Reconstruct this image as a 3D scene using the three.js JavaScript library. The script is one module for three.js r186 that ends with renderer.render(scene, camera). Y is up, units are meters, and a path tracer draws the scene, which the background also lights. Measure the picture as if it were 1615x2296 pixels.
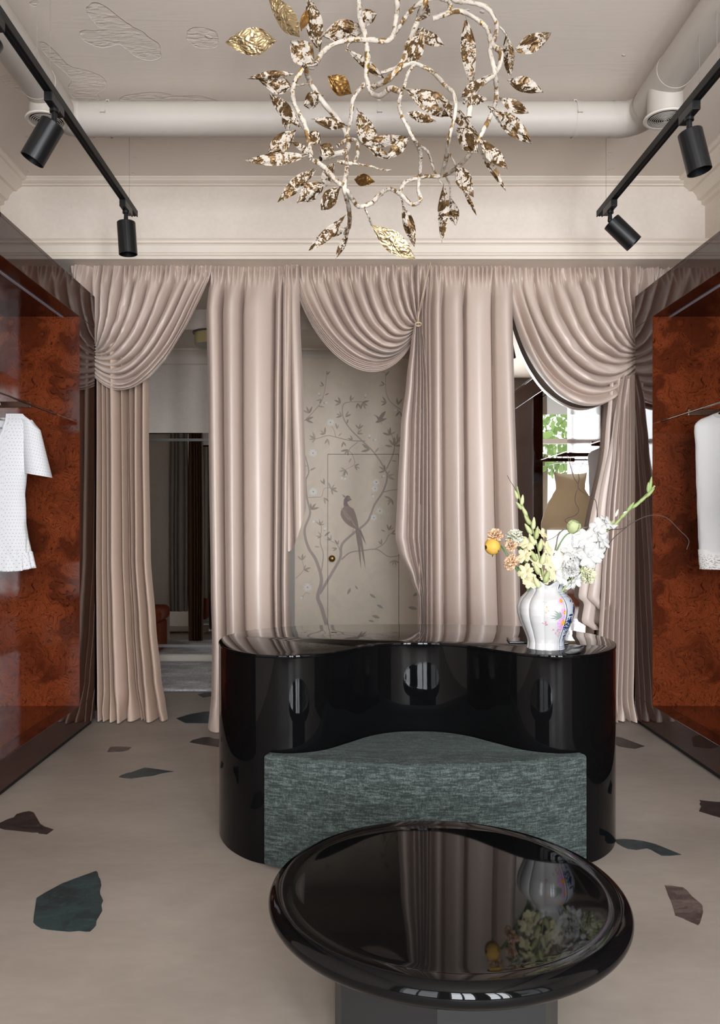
import * as THREE from 'three';
import { RoundedBoxGeometry } from 'three/addons/geometries/RoundedBoxGeometry.js';
import { RectAreaLightUniformsLib } from 'three/addons/lights/RectAreaLightUniformsLib.js';
import { mergeGeometries, mergeVertices, toCreasedNormals } from 'three/addons/utils/BufferGeometryUtils.js';

// ---------------------------------------------------------------- camera, sky, daylight, exposure
const W = 1615, H = 2296, F = 1764, VX = 775, VY = 1172, EYE = 1.343;   // frame, focal length in pixels, vanishing point, eye height
const scene = new THREE.Scene();
const camera = new THREE.PerspectiveCamera(2 * Math.atan(H / 2 / F) * 180 / Math.PI, W / H, 0.05, 200);
camera.position.set(0, EYE, 0);
camera.setViewOffset(W, H, W / 2 - VX, H / 2 - VY, W, H);
const renderer = new THREE.WebGLRenderer();
renderer.toneMapping = THREE.LinearToneMapping;
renderer.toneMappingExposure = 1.24;
renderer.shadowMap.enabled = true;
scene.background = new THREE.Color().setRGB(1.0, 1.03, 1.06);
scene.backgroundIntensity = 2.2;
RectAreaLightUniformsLib.init();
const FRONT = 1.7;                                                      // the shop front stands behind the camera
function daylight(x, y, w, h, intensity) {                              // skylight entering by one shop window
  const l = new THREE.RectAreaLight(new THREE.Color().setRGB(.93, .98, 1.04), intensity, w, h);
  l.position.set(x, y, FRONT + 0.32); l.lookAt(x, y, -5); l.name = 'window_daylight'; scene.add(l);
}
daylight(-1.25, 1.82, 1.5, 3.1, 4);
daylight(.35, 1.82, .85, 3.1, 27);
daylight(1.675, 1.82, .9, 3.1, 27);

// ---------------------------------------------------------------- helpers
function rng(seed) { let a = seed >>> 0; return () => { a = (a + 0x6D2B79F5) | 0; let t = Math.imul(a ^ (a >>> 15), 1 | a); t = (t + Math.imul(t ^ (t >>> 7), 61 | t)) ^ t; return ((t ^ (t >>> 14)) >>> 0) / 4294967296; }; }
const P = (px, py, d) => new THREE.Vector3((px - VX) / F * d, EYE - (py - VY) / F * d, -d);
const onFloor = (px, py, y = 0) => { const d = (EYE - y) * F / (py - VY); return P(px, py, d); };
const lerp = (a, b, t) => a + (b - a) * t, clamp = (x, a = 0, b = 1) => Math.min(b, Math.max(a, x));
const sstep = (a, b, x) => { const t = clamp((x - a) / (b - a)); return t * t * (3 - 2 * t); };
const V3 = (x, y, z) => new THREE.Vector3(x, y, z);
const taken = {};
function numbered(n) { if (taken[n] === undefined) { taken[n] = 0; return n; } taken[n]++; return n + '_' + String(taken[n]).padStart(3, '0'); }
function obj(name, geo, mat, parent) {
  const g = Array.isArray(geo) ? mergeGeometries(geo.map(clean), false) : geo;
  const m = new THREE.Mesh(g, mat); m.name = parent && parent !== scene ? name : numbered(name);
  m.castShadow = m.receiveShadow = true; (parent || scene).add(m); return m;
}
function clean(g) { g = g.index ? g.toNonIndexed() : g; for (const k of Object.keys(g.attributes)) if (!['position', 'normal', 'uv'].includes(k)) g.deleteAttribute(k); if (!g.attributes.uv) g.setAttribute('uv', new THREE.BufferAttribute(new Float32Array(g.attributes.position.count * 2), 2)); return g; }
function tag(o, label, category, group) { o.userData.label = label; o.userData.category = category; if (group) o.userData.group = group; return o; }
function thing(name, label, category, pos = [0, 0, 0], group) { const o = new THREE.Group(); o.name = numbered(name); o.position.set(...pos); scene.add(o); return tag(o, label, category, group); }
function struct(o, label) { o.userData.kind = 'structure'; if (label) o.userData.label = label; return o; }
function structGroup(name, label) { const o = new THREE.Group(); o.name = numbered(name); scene.add(o); return struct(o, label); }
// world-size box mapping: uv = metres / size, taken from the two axes across the face
function boxUV(geo, size = 1, turn = false, ox = 0, oy = 0) {
  const g = geo.index ? geo.toNonIndexed() : geo; g.computeVertexNormals === undefined; const p = g.attributes.position, n = g.attributes.normal, uv = new Float32Array(p.count * 2);
  for (let i = 0; i < p.count; i++) {
    const ax = Math.abs(n.getX(i)), ay = Math.abs(n.getY(i)), az = Math.abs(n.getZ(i)); let u, v;
    if (ax >= ay && ax >= az) { u = p.getZ(i); v = p.getY(i); } else if (ay >= az) { u = p.getX(i); v = p.getZ(i); } else { u = p.getX(i); v = p.getY(i); }
    if (turn) [u, v] = [v, u];
    uv[i * 2] = u / size + ox; uv[i * 2 + 1] = v / size + oy;
  }
  g.setAttribute('uv', new THREE.BufferAttribute(uv, 2)); return g;
}
// a box between two corners given as x, y, depth
function bx(x0, x1, y0, y1, d0, d1, r = 0) {
  const w = Math.abs(x1 - x0), h = Math.abs(y1 - y0), l = Math.abs(d1 - d0);
  const g = r ? new RoundedBoxGeometry(w, h, l, 2, Math.min(r, w / 2.01, h / 2.01, l / 2.01)) : new THREE.BoxGeometry(w, h, l);
  g.translate((x0 + x1) / 2, (y0 + y1) / 2, -(d0 + d1) / 2); return g;
}
function tube(pts, r, seg = 40, rad = 8, taper = null, closed = false) {
  const c = new THREE.CatmullRomCurve3(pts.map(p => p.isVector3 ? p : V3(...p)), closed, 'centripetal');
  const g = new THREE.TubeGeometry(c, seg, r, rad, closed);
  if (taper) {
    const p = g.attributes.position, q = V3(0, 0, 0);
    for (let i = 0; i <= seg; i++) { c.getPointAt(i / seg, q); const k = taper(i / seg); for (let j = 0; j <= rad; j++) { const n = i * (rad + 1) + j; p.setXYZ(n, q.x + (p.getX(n) - q.x) * k, q.y + (p.getY(n) - q.y) * k, q.z + (p.getZ(n) - q.z) * k); } }
    g.computeVertexNormals();
  }
  return g;
}
function rod(a, b, r, seg = 12, r2 = r) { const d = b.clone().sub(a), g = new THREE.CylinderGeometry(r2, r, d.length(), seg); g.translate(0, d.length() / 2, 0); g.applyQuaternion(new THREE.Quaternion().setFromUnitVectors(V3(0, 1, 0), d.normalize())); g.translate(a.x, a.y, a.z); return g; }
function grid(nu, nv, fn, uvs = null) {   // fn(u, v) -> [x, y, z]
  const pos = new Float32Array((nu + 1) * (nv + 1) * 3), uv = new Float32Array((nu + 1) * (nv + 1) * 2), idx = []; let k = 0;
  for (let j = 0; j <= nv; j++) for (let i = 0; i <= nu; i++, k++) {
    const q = fn(i / nu, j / nv); pos[k * 3] = q[0]; pos[k * 3 + 1] = q[1]; pos[k * 3 + 2] = q[2];
    const t = uvs ? uvs(i / nu, j / nv) : [i / nu, 1 - j / nv]; uv[k * 2] = t[0]; uv[k * 2 + 1] = t[1];
  }
  for (let j = 0; j < nv; j++) for (let i = 0; i < nu; i++) { const a = j * (nu + 1) + i, b = a + 1, c = a + nu + 1, d = c + 1; idx.push(a, c, b, b, c, d); }
  const g = new THREE.BufferGeometry(); g.setAttribute('position', new THREE.BufferAttribute(pos, 3)); g.setAttribute('uv', new THREE.BufferAttribute(uv, 2)); g.setIndex(idx); g.computeVertexNormals(); return g;
}
// periodic value noise
const perm = (() => { const r = rng(77), a = new Float32Array(65536); for (let i = 0; i < a.length; i++) a[i] = r(); return a; })();
const hsh = (x, y, s) => perm[((x * 374761 + y * 668265 + s * 9176) ^ (x * y * 31)) & 65535];
function vnoise(x, y, per, s = 0) {
  const xi = Math.floor(x), yi = Math.floor(y), xf = x - xi, yf = y - yi, u = xf * xf * (3 - 2 * xf), v = yf * yf * (3 - 2 * yf);
  const m = n => ((n % per) + per) % per, x0 = m(xi), x1 = m(xi + 1), y0 = m(yi), y1 = m(yi + 1);
  const a = hsh(x0, y0, s), b = hsh(x1, y0, s), c = hsh(x0, y1, s), d = hsh(x1, y1, s);
  return a + (b - a) * u + (c - a) * v + (a - b - c + d) * u * v;
}
function fbm(x, y, per, oct = 4, s = 0) { let a = 0, w = .5, t = 0; for (let o = 0; o < oct; o++) { a += w * vnoise(x, y, per, s + o); t += w; x *= 2; y *= 2; per *= 2; w *= .5; } return a / t; }
function dataTex(w, h, fn, srgb = true) {
  const d = new Uint8Array(w * h * 4);
  for (let y = 0, k = 0; y < h; y++) for (let x = 0; x < w; x++, k += 4) { const c = fn(x / w, y / h, x, y); d[k] = clamp(c[0], 0, 255); d[k + 1] = clamp(c[1], 0, 255); d[k + 2] = clamp(c[2], 0, 255); d[k + 3] = 255; }
  const t = new THREE.DataTexture(d, w, h); t.wrapS = t.wrapT = THREE.RepeatWrapping; t.magFilter = THREE.LinearFilter; t.minFilter = THREE.LinearMipmapLinearFilter; t.generateMipmaps = true;
  if (srgb) t.colorSpace = THREE.SRGBColorSpace; t.needsUpdate = true; return t;
}
function canvasTex(w, h, draw, srgb = true) {
  const c = document.createElement('canvas'); c.width = w; c.height = h; draw(c.getContext('2d'), w, h);
  const t = new THREE.CanvasTexture(c); if (srgb) t.colorSpace = THREE.SRGBColorSpace; return t;
}
const mix3 = (a, b, t) => [lerp(a[0], b[0], t), lerp(a[1], b[1], t), lerp(a[2], b[2], t)];
const std = (o) => new THREE.MeshStandardMaterial(o), phys = (o) => new THREE.MeshPhysicalMaterial(o);

// ---------------------------------------------------------------- materials
const burlTex = dataTex(1024, 1024, (x, y) => {
  const wx = fbm(x * 10, y * 10, 10, 3, 3), wy = fbm(x * 10, y * 10, 10, 3, 9), qx = x * 16 + wx * 4.4, qy = y * 16 + wy * 4.4;
  const n = fbm(qx, qy, 16, 4, 1), m = fbm(x * 5, y * 5, 5, 3, 21), g = fbm(qx * 3 + n * 5, qy * 3, 48, 3, 13);
  const e = Math.pow(1 - Math.abs(Math.sin(n * 24)), 5), e2 = Math.pow(1 - Math.abs(Math.sin(g * 14)), 4), d = sstep(.38, .78, fbm(qx * .5, qy * .5, 8, 3, 33));
  let c = mix3([90, 40, 21], [132, 64, 35], clamp(m * .8 + g * .5 - .15)); c = mix3(c, [58, 23, 12], d * .62); c = mix3(c, [46, 16, 9], clamp(e * .8 + e2 * .4)); return c;
});
const veneerTex = dataTex(1024, 512, (x, y) => {
  const w = fbm(x * 3, y * 4, 64, 3, 5), g = fbm(x * 4 + w, y * 60 + w * 8, 4096, 3, 2), m = fbm(x * 6, y * 6, 6, 3, 8);
  return mix3([66, 30, 21], [38, 15, 11], clamp(g * .9 + (m - .5) * .8));
});
const M = {};
M.burl = phys({ map: burlTex, roughness: .06, ior: 1.5 });
M.veneer = phys({ map: veneerTex, roughness: .04, ior: 1.5 });
M.kick = std({ color: 0x0c0c0c, roughness: .6 });
M.ledstrip = std({ color: 0x9c97a0, roughness: .5 });
M.bronze = std({ color: 0x5a4438, metalness: 1, roughness: .25 });
M.chrome = std({ color: 0xcfc8c0, metalness: 1, roughness: .08 });
M.mirror = std({ color: 0xe6e6e4, metalness: 1, roughness: 0 });
M.lacquer = phys({ color: new THREE.Color().setRGB(.0025, .0025, .0027), roughness: .03, ior: 1.28 });
M.blackmetal = std({ color: 0x121315, roughness: .38, metalness: .2 });
M.blacktrack = std({ color: 0x0d0d0e, roughness: .55 });
M.wire = std({ color: 0x8d877f, roughness: .5 });
const wallGrain = dataTex(512, 512, (x, y) => { const n = fbm(x * 6, y * 6, 6, 4, 11), f = fbm(x * 90, y * 90, 90, 2, 4); const k = (n - .5) * 16 + (f - .5) * 7; return [228 + k, 216 + k, 204 + k]; });
M.plaster = std({ map: wallGrain, roughness: .82 });
M.trim = std({ color: 0xe4d9cc, roughness: .6 });
M.duct = std({ color: 0xb9b1a8, roughness: .5 });
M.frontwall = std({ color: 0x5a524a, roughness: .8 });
M.winframe = std({ color: 0xe8e6e2, roughness: .45 });
M.pane = phys({ color: 0xffffff, roughness: 0, transmission: 1, thickness: 0, ior: 1.5 });
const floorTex = dataTex(1024, 1024, (x, y) => {
  const w = fbm(x * 3, y * 3, 3, 3, 31), n = fbm(x * 4 + w * 1.5, y * 9 + w, 4096, 4, 14), f = fbm(x * 60, y * 130, 260, 2, 6), c = fbm(x * 5, y * 5, 5, 4, 40);
  const k = (n - .5) * 22 + (c - .5) * 24 + (f - .5) * 7; return [146 + k, 135 + k * .98, 125 + k * .94];
});
const floorRough = dataTex(512, 512, (x, y) => { const n = fbm(x * 6, y * 6, 6, 4, 51); const k = 110 + n * 70; return [k, k, k]; }, false);
M.floor = std({ map: floorTex, roughnessMap: floorRough, roughness: .95 });
function stoneTex(a, b, c, s) { return dataTex(256, 256, (x, y) => { const w = fbm(x * 4, y * 4, 4, 4, s), n = fbm(x * 8 + w * 4, y * 10, 2048, 4, s + 3), v = Math.pow(1 - Math.abs(Math.sin(n * 18)), 6); return mix3(mix3(a, b, sstep(.3, .7, n)), c, v * .7 + (fbm(x * 40, y * 40, 40, 2, s) > .78 ? .25 : 0)); }); }
M.stoneGreen = std({ map: stoneTex([24, 38, 40], [36, 54, 56], [62, 84, 84], 60), roughness: .42 });
M.stoneBrown = std({ map: stoneTex([62, 50, 46], [94, 80, 74], [128, 112, 104], 70), roughness: .45 });
M.stoneDark = std({ map: stoneTex([30, 25, 24], [52, 43, 40], [84, 72, 66], 80), roughness: .45 });
// satin: fine weave only in the bump
const weave = dataTex(256, 256, (x, y) => { const a = fbm(x * 128, y * 40, 128, 1, 2), b = fbm(x * 40, y * 128, 128, 1, 7); const k = 128 + (a - .5) * 110 + (b - .5) * 110; return [k, k, k]; }, false);
weave.repeat.set(14, 14);
M.satin = phys({ color: 0xcdbaae, roughness: .34, sheen: .5, sheenRoughness: .4, sheenColor: new THREE.Color(0xf0eae8), side: THREE.DoubleSide });
M.taupe = phys({ color: 0xbfa695, roughness: .62, sheen: .5, sheenRoughness: .5, sheenColor: new THREE.Color(0xd8c4b6), bumpMap: weave, bumpScale: .0004, side: THREE.DoubleSide });
M.cord = std({ color: 0xd8bd9c, roughness: .5 });
const boucle = dataTex(512, 512, (x, y) => {
  const h = fbm(x * 26, y * 150, 150, 2, 3), v = fbm(x * 150, y * 40, 150, 2, 8), s = fbm(x * 9, y * 80, 80, 2, 17), f = fbm(x * 220, y * 220, 220, 1, 5);
  const k = (h - .5) * 1.0 + (v - .5) * .55 + (s - .5) * .8 + (f - .5) * .7; return mix3([26, 33, 31], [80, 90, 86], clamp(.38 + k));
});
M.boucle = phys({ map: boucle, roughness: .95, sheen: .3, sheenRoughness: .6, sheenColor: new THREE.Color(0x8a9a94), bumpMap: boucle, bumpScale: .0015 });
const goldMix = (x, y, th = .52) => { const w = fbm(x * 5, y * 5, 5, 3, 90), n = fbm(x * 9 + w * 3, y * 15 + w * 3, 2048, 4, 91), f = fbm(x * 50, y * 50, 50, 2, 92); return sstep(th, th + .045, n * .72 + f * .28); };
const leafTex = dataTex(512, 512, (x, y) => { const m = goldMix(x, y), f = fbm(x * 12, y * 12, 12, 3, 95); return mix3(mix3([66, 47, 27], [118, 92, 58], f), [174, 164, 152], m); });
const leafMetal = dataTex(512, 512, (x, y) => { const m = goldMix(x, y), f = fbm(x * 20, y * 20, 20, 3, 97); return [0, lerp(70 + f * 60, 190, m), lerp(170, 0, m)]; }, false);
const crumple = dataTex(512, 512, (x, y) => { const w = fbm(x * 4, y * 4, 4, 2, 98), n = fbm(x * 9 + w * 2, y * 9 + w * 2, 2048, 3, 99); const k = Math.abs(n - .5) * 2 * 255; return [k, k, k]; }, false);
M.leaf = std({ map: leafTex, metalnessMap: leafMetal, metalness: 1, roughnessMap: leafMetal, roughness: 1, bumpMap: crumple, bumpScale: .006, side: THREE.DoubleSide });
M.goldleaf = std({ color: 0xc4b08a, metalness: 1, roughness: .38, bumpMap: crumple, bumpScale: .008, side: THREE.DoubleSide });
const branchTex = dataTex(512, 512, (x, y) => { const m = goldMix(x, y, .42), f = fbm(x * 12, y * 12, 12, 3, 95); return mix3(mix3([120, 92, 54], [168, 134, 88], f), [186, 176, 164], m); });
const branchMetal = dataTex(256, 256, (x, y) => { const m = goldMix(x, y, .42); return [0, lerp(90, 190, m), lerp(150, 0, m)]; }, false);
M.branch = std({ map: branchTex, metalnessMap: branchMetal, metalness: 1, roughnessMap: branchMetal, roughness: 1, bumpMap: crumple, bumpScale: .006 });

// ================================================================ the setting
const CX = .13;
// floor: poured screed with broken stone slabs let into it
{
  const floor = structGroup('floor', 'beige poured screed floor with broken stone pieces let into it');
  obj('screed', boxUV(bx(-3, 4.7, -.12, 0, -1.95, 7.8), 3.1), M.floor, floor);
  const z1 = (pts) => pts.map(([x, y]) => [x / 4.0375, 1780 + y / 4.0375]);
  const z2 = (pts) => pts.map(([x, y]) => [1340 + x / 4.331, 1600 + y / 4.331]);
  const z3 = (pts) => pts.map(([x, y]) => [220 + x / 5.768, 1540 + y / 5.768]);
  const stones = [
    [M.stoneGreen, z1([[330, 945], [420, 890], [560, 815], [690, 765], [870, 700], [885, 715], [892, 750], [908, 775], [918, 830], [905, 880], [908, 915], [922, 940], [934, 970], [918, 1005], [926, 1060], [900, 1105], [874, 1150], [870, 1190], [850, 1215], [815, 1248], [780, 1250], [720, 1242], [630, 1250], [520, 1240], [430, 1230], [370, 1220], [325, 1190], [302, 1165], [306, 1110], [318, 1030]])],
    [M.stoneDark, z1([[0, 265], [60, 235], [125, 215], [150, 185], [210, 168], [265, 158], [305, 170], [322, 200], [345, 240], [365, 275], [410, 300], [485, 325], [425, 367], [350, 360], [345, 350], [300, 352], [150, 335], [40, 325], [0, 312], [-60, 300], [-40, 275]])],
    [M.stoneDark, z2([[-160, 190], [155, 218], [250, 240], [350, 278], [460, 318], [410, 330], [370, 343], [300, 335], [205, 318], [165, 292], [-160, 280]])],
    [M.stoneDark, z2([[990, 842], [1100, 855], [1191, 862], [1330, 875], [1350, 1000], [1300, 1040], [1191, 1012], [1100, 985], [988, 950], [1008, 905], [992, 880], [1004, 862]])],
    [M.stoneGreen, z2([[168, 1226], [250, 1220], [360, 1228], [450, 1242], [560, 1268], [690, 1320], [815, 1372], [700, 1382], [625, 1382], [570, 1352], [520, 1322], [480, 1310], [380, 1326], [300, 1316], [240, 1290], [190, 1262]])],
    [M.stoneBrown, z2([[655, 1670], [740, 1678], [835, 1692], [870, 1720], [920, 1780], [985, 1830], [1020, 1865], [1027, 1930], [1012, 1985], [995, 2040], [978, 2058], [900, 2025], [830, 1990], [758, 1965], [738, 1890], [715, 1820], [690, 1770]])],
    [M.stoneBrown, z3([[160, 778], [300, 774], [430, 782], [390, 822], [310, 840], [118, 852], [135, 815]])],
    [M.stoneGreen, z3([[270, 1168], [300, 1145], [375, 1118], [430, 1108], [600, 1046], [720, 1060], [860, 1082], [978, 1096], [850, 1115], [770, 1135], [700, 1155], [590, 1165], [430, 1188], [340, 1180]])],
    [M.stoneDark, z3([[1186, 718], [1215, 692], [1290, 672], [1360, 655], [1440, 652], [1500, 672], [1700, 690], [1690, 790], [1560, 780], [1450, 762], [1300, 740]])],
    [M.stoneGreen, z3([[1012, 408], [1190, 355], [1360, 325], [1460, 318], [1640, 330], [1600, 470], [1440, 472], [1130, 470], [1060, 435]])],
    [M.stoneDark, z3([[1292, 102], [1370, 78], [1480, 70], [1600, 75], [1560, 110], [1470, 118], [1360, 140]])],
  ];
  for (const [m, pts] of stones) {
    const w = pts.map(([x, y]) => onFloor(x, y));
    const s = new THREE.Shape(w.map(p => new THREE.Vector2(p.x, -p.z)));
    const g = new THREE.ExtrudeGeometry(s, { depth: .008, bevelEnabled: false });
    g.rotateX(-Math.PI / 2); g.translate(0, -.0064, 0);
    obj('stone', boxUV(g, .55, false, w[0].x * 3, w[0].z), m, floor);
  }
}
// ceiling with flaked plaster layers in relief
{
  const X0 = -2.5, X1 = 2.6, D0 = 3.3, D1 = 5.45, CY = 3.68;
  const toUV = ([px, py]) => { const d = (CY - EYE) * F / (VY - py), x = (px - VX) / F * d; return [(x - X0) / (X1 - X0) * 2048, (1 - (d - D0) / (D1 - D0)) * 1024]; };
  const patches = [
    [[195, 10], [215, 3], [240, 15], [262, 34], [300, 62], [322, 70], [335, 85], [352, 93], [361, 103], [359, 116], [364, 129], [345, 137], [325, 136], [303, 128], [290, 116], [275, 105], [268, 98], [240, 107], [225, 108], [195, 97], [176, 82], [178, 70], [195, 66], [222, 70], [218, 60], [200, 38], [192, 24]],
    [[411, 80], [430, 60], [455, 62], [484, 68], [490, 85], [489, 105], [470, 110], [440, 107], [425, 95]],
    [[80, 95], [100, 92], [130, 120], [155, 150], [190, 155], [230, 170], [242, 185], [236, 203], [215, 210], [230, 222], [200, 232], [165, 225], [148, 195], [165, 180], [130, 150], [105, 128]],
    [[262, 232], [272, 216], [300, 210], [340, 206], [370, 208], [395, 216], [430, 214], [450, 214], [470, 221], [500, 228], [520, 232], [400, 236]],
    [[278, 306], [300, 322], [330, 338], [352, 350], [400, 347], [450, 345], [500, 346], [560, 352], [620, 346], [690, 350], [720, 340], [690, 320], [640, 318], [560, 322], [430, 306]],
    [[0, 165], [25, 172], [50, 192], [70, 210], [90, 222], [60, 218], [30, 200], [0, 180]],
    [[60, 0], [88, 2], [85, 14], [70, 14]],
  ];
  const bump = canvasTex(2048, 1024, (c, w, h) => {
    c.fillStyle = '#8a8a8a'; c.fillRect(0, 0, w, h); const r = rng(5);
    for (let i = 0; i < 700; i++) { const k = 128 + r() * 22 | 0; c.strokeStyle = `rgba(${k},${k},${k},.25)`; c.lineWidth = 2 + r() * 9; const x = r() * w, y = r() * h, l = 60 + r() * 200, a = (r() - .5) * .9; c.beginPath(); c.moveTo(x, y); c.quadraticCurveTo(x + l * .5, y + a * 40 + 15 * r(), x + l, y + a * l * .4); c.stroke(); }
    for (const p of patches) {
      const q = p.map(toUV);
      const path = () => { c.beginPath(); q.forEach((a, i) => { const b = q[(i + 1) % q.length]; if (!i) c.moveTo((a[0] + b[0]) / 2, (a[1] + b[1]) / 2); else c.quadraticCurveTo(a[0], a[1], (a[0] + b[0]) / 2, (a[1] + b[1]) / 2); }); c.closePath(); };
      path(); c.fillStyle = '#6a6a6a'; c.fill(); path(); c.strokeStyle = '#969696'; c.lineWidth = 2; c.stroke();
      c.save(); path(); c.clip();
      const xs = q.map(a => a[0]), ys = q.map(a => a[1]), ax = Math.min(...xs), bx_ = Math.max(...xs), ay = Math.min(...ys), by = Math.max(...ys);
      for (let i = 0; i < 600; i++) { const k = 70 + r() * 80 | 0; c.fillStyle = `rgba(${k},${k},${k},.35)`; c.beginPath(); c.ellipse(lerp(ax, bx_, r()), lerp(ay, by, r()), 3 + r() * 11, 1 + r() * 4, r() * .8 - .4, 0, 7); c.fill(); }
      c.restore();
    }
    for (let i = 0; i < 46; i++) { c.fillStyle = r() < .5 ? '#4a4a4a' : '#c4c4c4'; c.beginPath(); c.ellipse(r() * w, r() * h, 2 + r() * 7, 2 + r() * 4, r() * 3, 0, 7); c.fill(); }
  }, false);
  bump.wrapS = bump.wrapT = THREE.ClampToEdgeWrapping;
  const m = std({ color: 0xded3c8, roughness: .85, bumpMap: bump, bumpScale: .016 });
  const g = bx(-2.6, 4.6, CY, CY + .12, -1.85, 5.62).toNonIndexed(), p = g.attributes.position, uv = g.attributes.uv;
  for (let i = 0; i < p.count; i++) uv.setXY(i, (p.getX(i) - X0) / (X1 - X0), (-p.getZ(i) - D0) / (D1 - D0));
  struct(obj('ceiling', g, m), 'old beige plaster ceiling with flaked layers');
}
// walls of the shop
struct(obj('wall_left', boxUV(bx(-2.47, -2.35, 0, 3.68, -1.85, 5.6), 1.7), M.plaster), 'beige plaster wall behind the cabinets');
struct(obj('wall_right', [boxUV(bx(2.45, 2.82, 2.87, 3.68, 2.8, 5.6), 1.7), boxUV(bx(2.70, 2.82, 0, 2.87, 2.8, 5.6), 1.7), boxUV(bx(2.82, 4.6, 0, 3.68, 2.8, 2.92), 1.7), boxUV(bx(4.48, 4.6, 0, 3.68, -1.85, 2.8), 1.7)], M.plaster), 'beige plaster wall with a recess for the cabinet');
struct(obj('wall_back', boxUV(bx(-2.35, 2.45, 3.105, 3.68, 5.36, 5.6), 1.7), M.plaster), 'beige plaster beam wall above the curtains');
struct(obj('wall_partition', [boxUV(bx(1.12, 2.45, 0, 3.105, 5.59, 5.68), 1.7), boxUV(bx(1.12, 1.24, 0, 3.105, 5.68, 7.57), 1.7)], M.plaster), 'beige partition behind the tall mirror');
struct(obj('wall_side', boxUV(bx(-2.72, -2.6, 0, 3.2, 5.6, 7.57), 1.7), M.plaster), 'beige side wall of the fitting area');
struct(obj('wall_rear', boxUV(bx(-2.72, 1.3, 0, 3.2, 7.57, 7.7), 1.7), M.plaster), 'beige end wall of the fitting area');
struct(obj('ceiling', [boxUV(bx(-2.72, 1.3, 3.17, 3.3, 5.6, 6.75), 1.7), boxUV(bx(-2.72, 1.3, 3.0, 3.3, 6.75, 7.7), 1.7)], M.plaster), 'lower stepped ceiling of the fitting area');
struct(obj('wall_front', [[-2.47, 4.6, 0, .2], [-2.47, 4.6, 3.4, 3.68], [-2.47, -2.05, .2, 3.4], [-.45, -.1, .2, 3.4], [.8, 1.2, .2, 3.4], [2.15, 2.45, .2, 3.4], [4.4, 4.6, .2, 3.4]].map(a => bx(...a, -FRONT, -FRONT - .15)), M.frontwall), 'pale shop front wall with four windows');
// shop windows
[[-2.05, -.45], [-.1, .8], [1.2, 2.15], [2.45, 4.4]].forEach(([a, b], i) => {
  const w = structGroup('window_' + (i + 1), 'white framed shop window'), y0 = .2, y1 = 3.4, d0 = -FRONT - .03, d1 = -FRONT - .11, c = (a + b) / 2 + (i === 3 ? .28 : 0);
  obj('frame', [bx(a, a + .07, y0, y1, d0, d1), bx(b - .07, b, y0, y1, d0, d1), bx(a, b, y0, y0 + .07, d0, d1), bx(a, b, y1 - .07, y1, d0, d1)], M.winframe, w);
  obj('mullion', bx(c - .04, c + .04, y0, y1, d0, d1), M.winframe, w);
  obj('transom', bx(a, b, 2.62, 2.7, d0, d1), M.winframe, w);
  for (const [x0, x1] of [[a + .07, c - .04], [c + .04, b - .07]]) for (const [u0, u1] of [[y0 + .07, 2.62], [2.7, y1 - .07]]) { const g = new THREE.PlaneGeometry(x1 - x0, u1 - u0); g.translate((x0 + x1) / 2, (u0 + u1) / 2, FRONT + .07); obj('pane', g, M.pane, w); }
});
// mouldings
function sweepX(profile, x0, x1) {        // profile: [depth, y]
  const s = new THREE.Shape(profile.map(([d, y]) => new THREE.Vector2(-d, y)));
  const g = new THREE.ExtrudeGeometry(s, { depth: x1 - x0, bevelEnabled: false, curveSegments: 6 }); g.applyMatrix4(new THREE.Matrix4().makeBasis(V3(0, 0, 1), V3(0, 1, 0), V3(-1, 0, 0))); g.translate(x1, 0, 0);
  return g;
}
function sweepZ(profile, d0, d1) {        // profile: [x, y]
  const s = new THREE.Shape(profile.map(([x, y]) => new THREE.Vector2(x, y)));
  const g = new THREE.ExtrudeGeometry(s, { depth: d1 - d0, bevelEnabled: false }); g.translate(0, 0, -d1); return g;
}
const cornice = (y) => [[5.36, y + .155], [5.30, y + .155], [5.292, y + .142], [5.30, y + .136], [5.30, y + .126], [5.285, y + .118], [5.275, y + .108], [5.285, y + .1], [5.285, y + .055], [5.272, y + .05], [5.265, y + .043], [5.272, y + .037], [5.268, y + .032], [5.258, y + .026], [5.252, y + .018], [5.252, y], [5.36, y]];
struct(obj('trim_1', sweepX(cornice(3.104), -2.35, 2.45), M.trim), 'stepped beige moulding above the curtains');
struct(obj('trim_2', sweepX([[5.36, 3.68], [5.30, 3.68], [5.302, 3.672], [5.31, 3.665], [5.31, 3.655], [5.325, 3.648], [5.34, 3.644], [5.34, 3.634], [5.36, 3.634]], -2.35, 2.45), M.trim), 'thin beige moulding under the ceiling');
const crown = (s, x) => [[x, 3.68], [x + s * .2, 3.68], [x + s * .2, 3.668], [x + s * .185, 3.655], [x + s * .165, 3.655], [x + s * .15, 3.635], [x + s * .12, 3.615], [x + s * .11, 3.6], [x + s * .085, 3.6], [x + s * .06, 3.57], [x + s * .05, 3.54], [x + s * .025, 3.535], [x + s * .025, 3.51], [x, 3.5]];
struct(obj('trim_3', toCreasedNormals(sweepZ(crown(1, -2.35), -1.7, 5.36), .5), M.trim), 'beige crown moulding on the cabinet wall');
struct(obj('trim_4', toCreasedNormals(sweepZ(crown(-1, 2.45), 2.8, 5.36), .5), M.trim), 'beige crown moulding on the recessed wall');
struct(obj('trim_5', sweepX([[7.57, 3.0], [7.47, 3.0], [7.47, 2.985], [7.5, 2.975], [7.53, 2.95], [7.54, 2.93], [7.55, 2.87], [7.57, 2.86]], -2.6, 1.12), M.trim), 'beige moulding in the fitting area');
struct(obj('baseboard_back', bx(-2.6, -.56, 0, .075, 7.54, 7.57, .003), M.trim), 'pale baseboard under the tall mirror');

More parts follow.
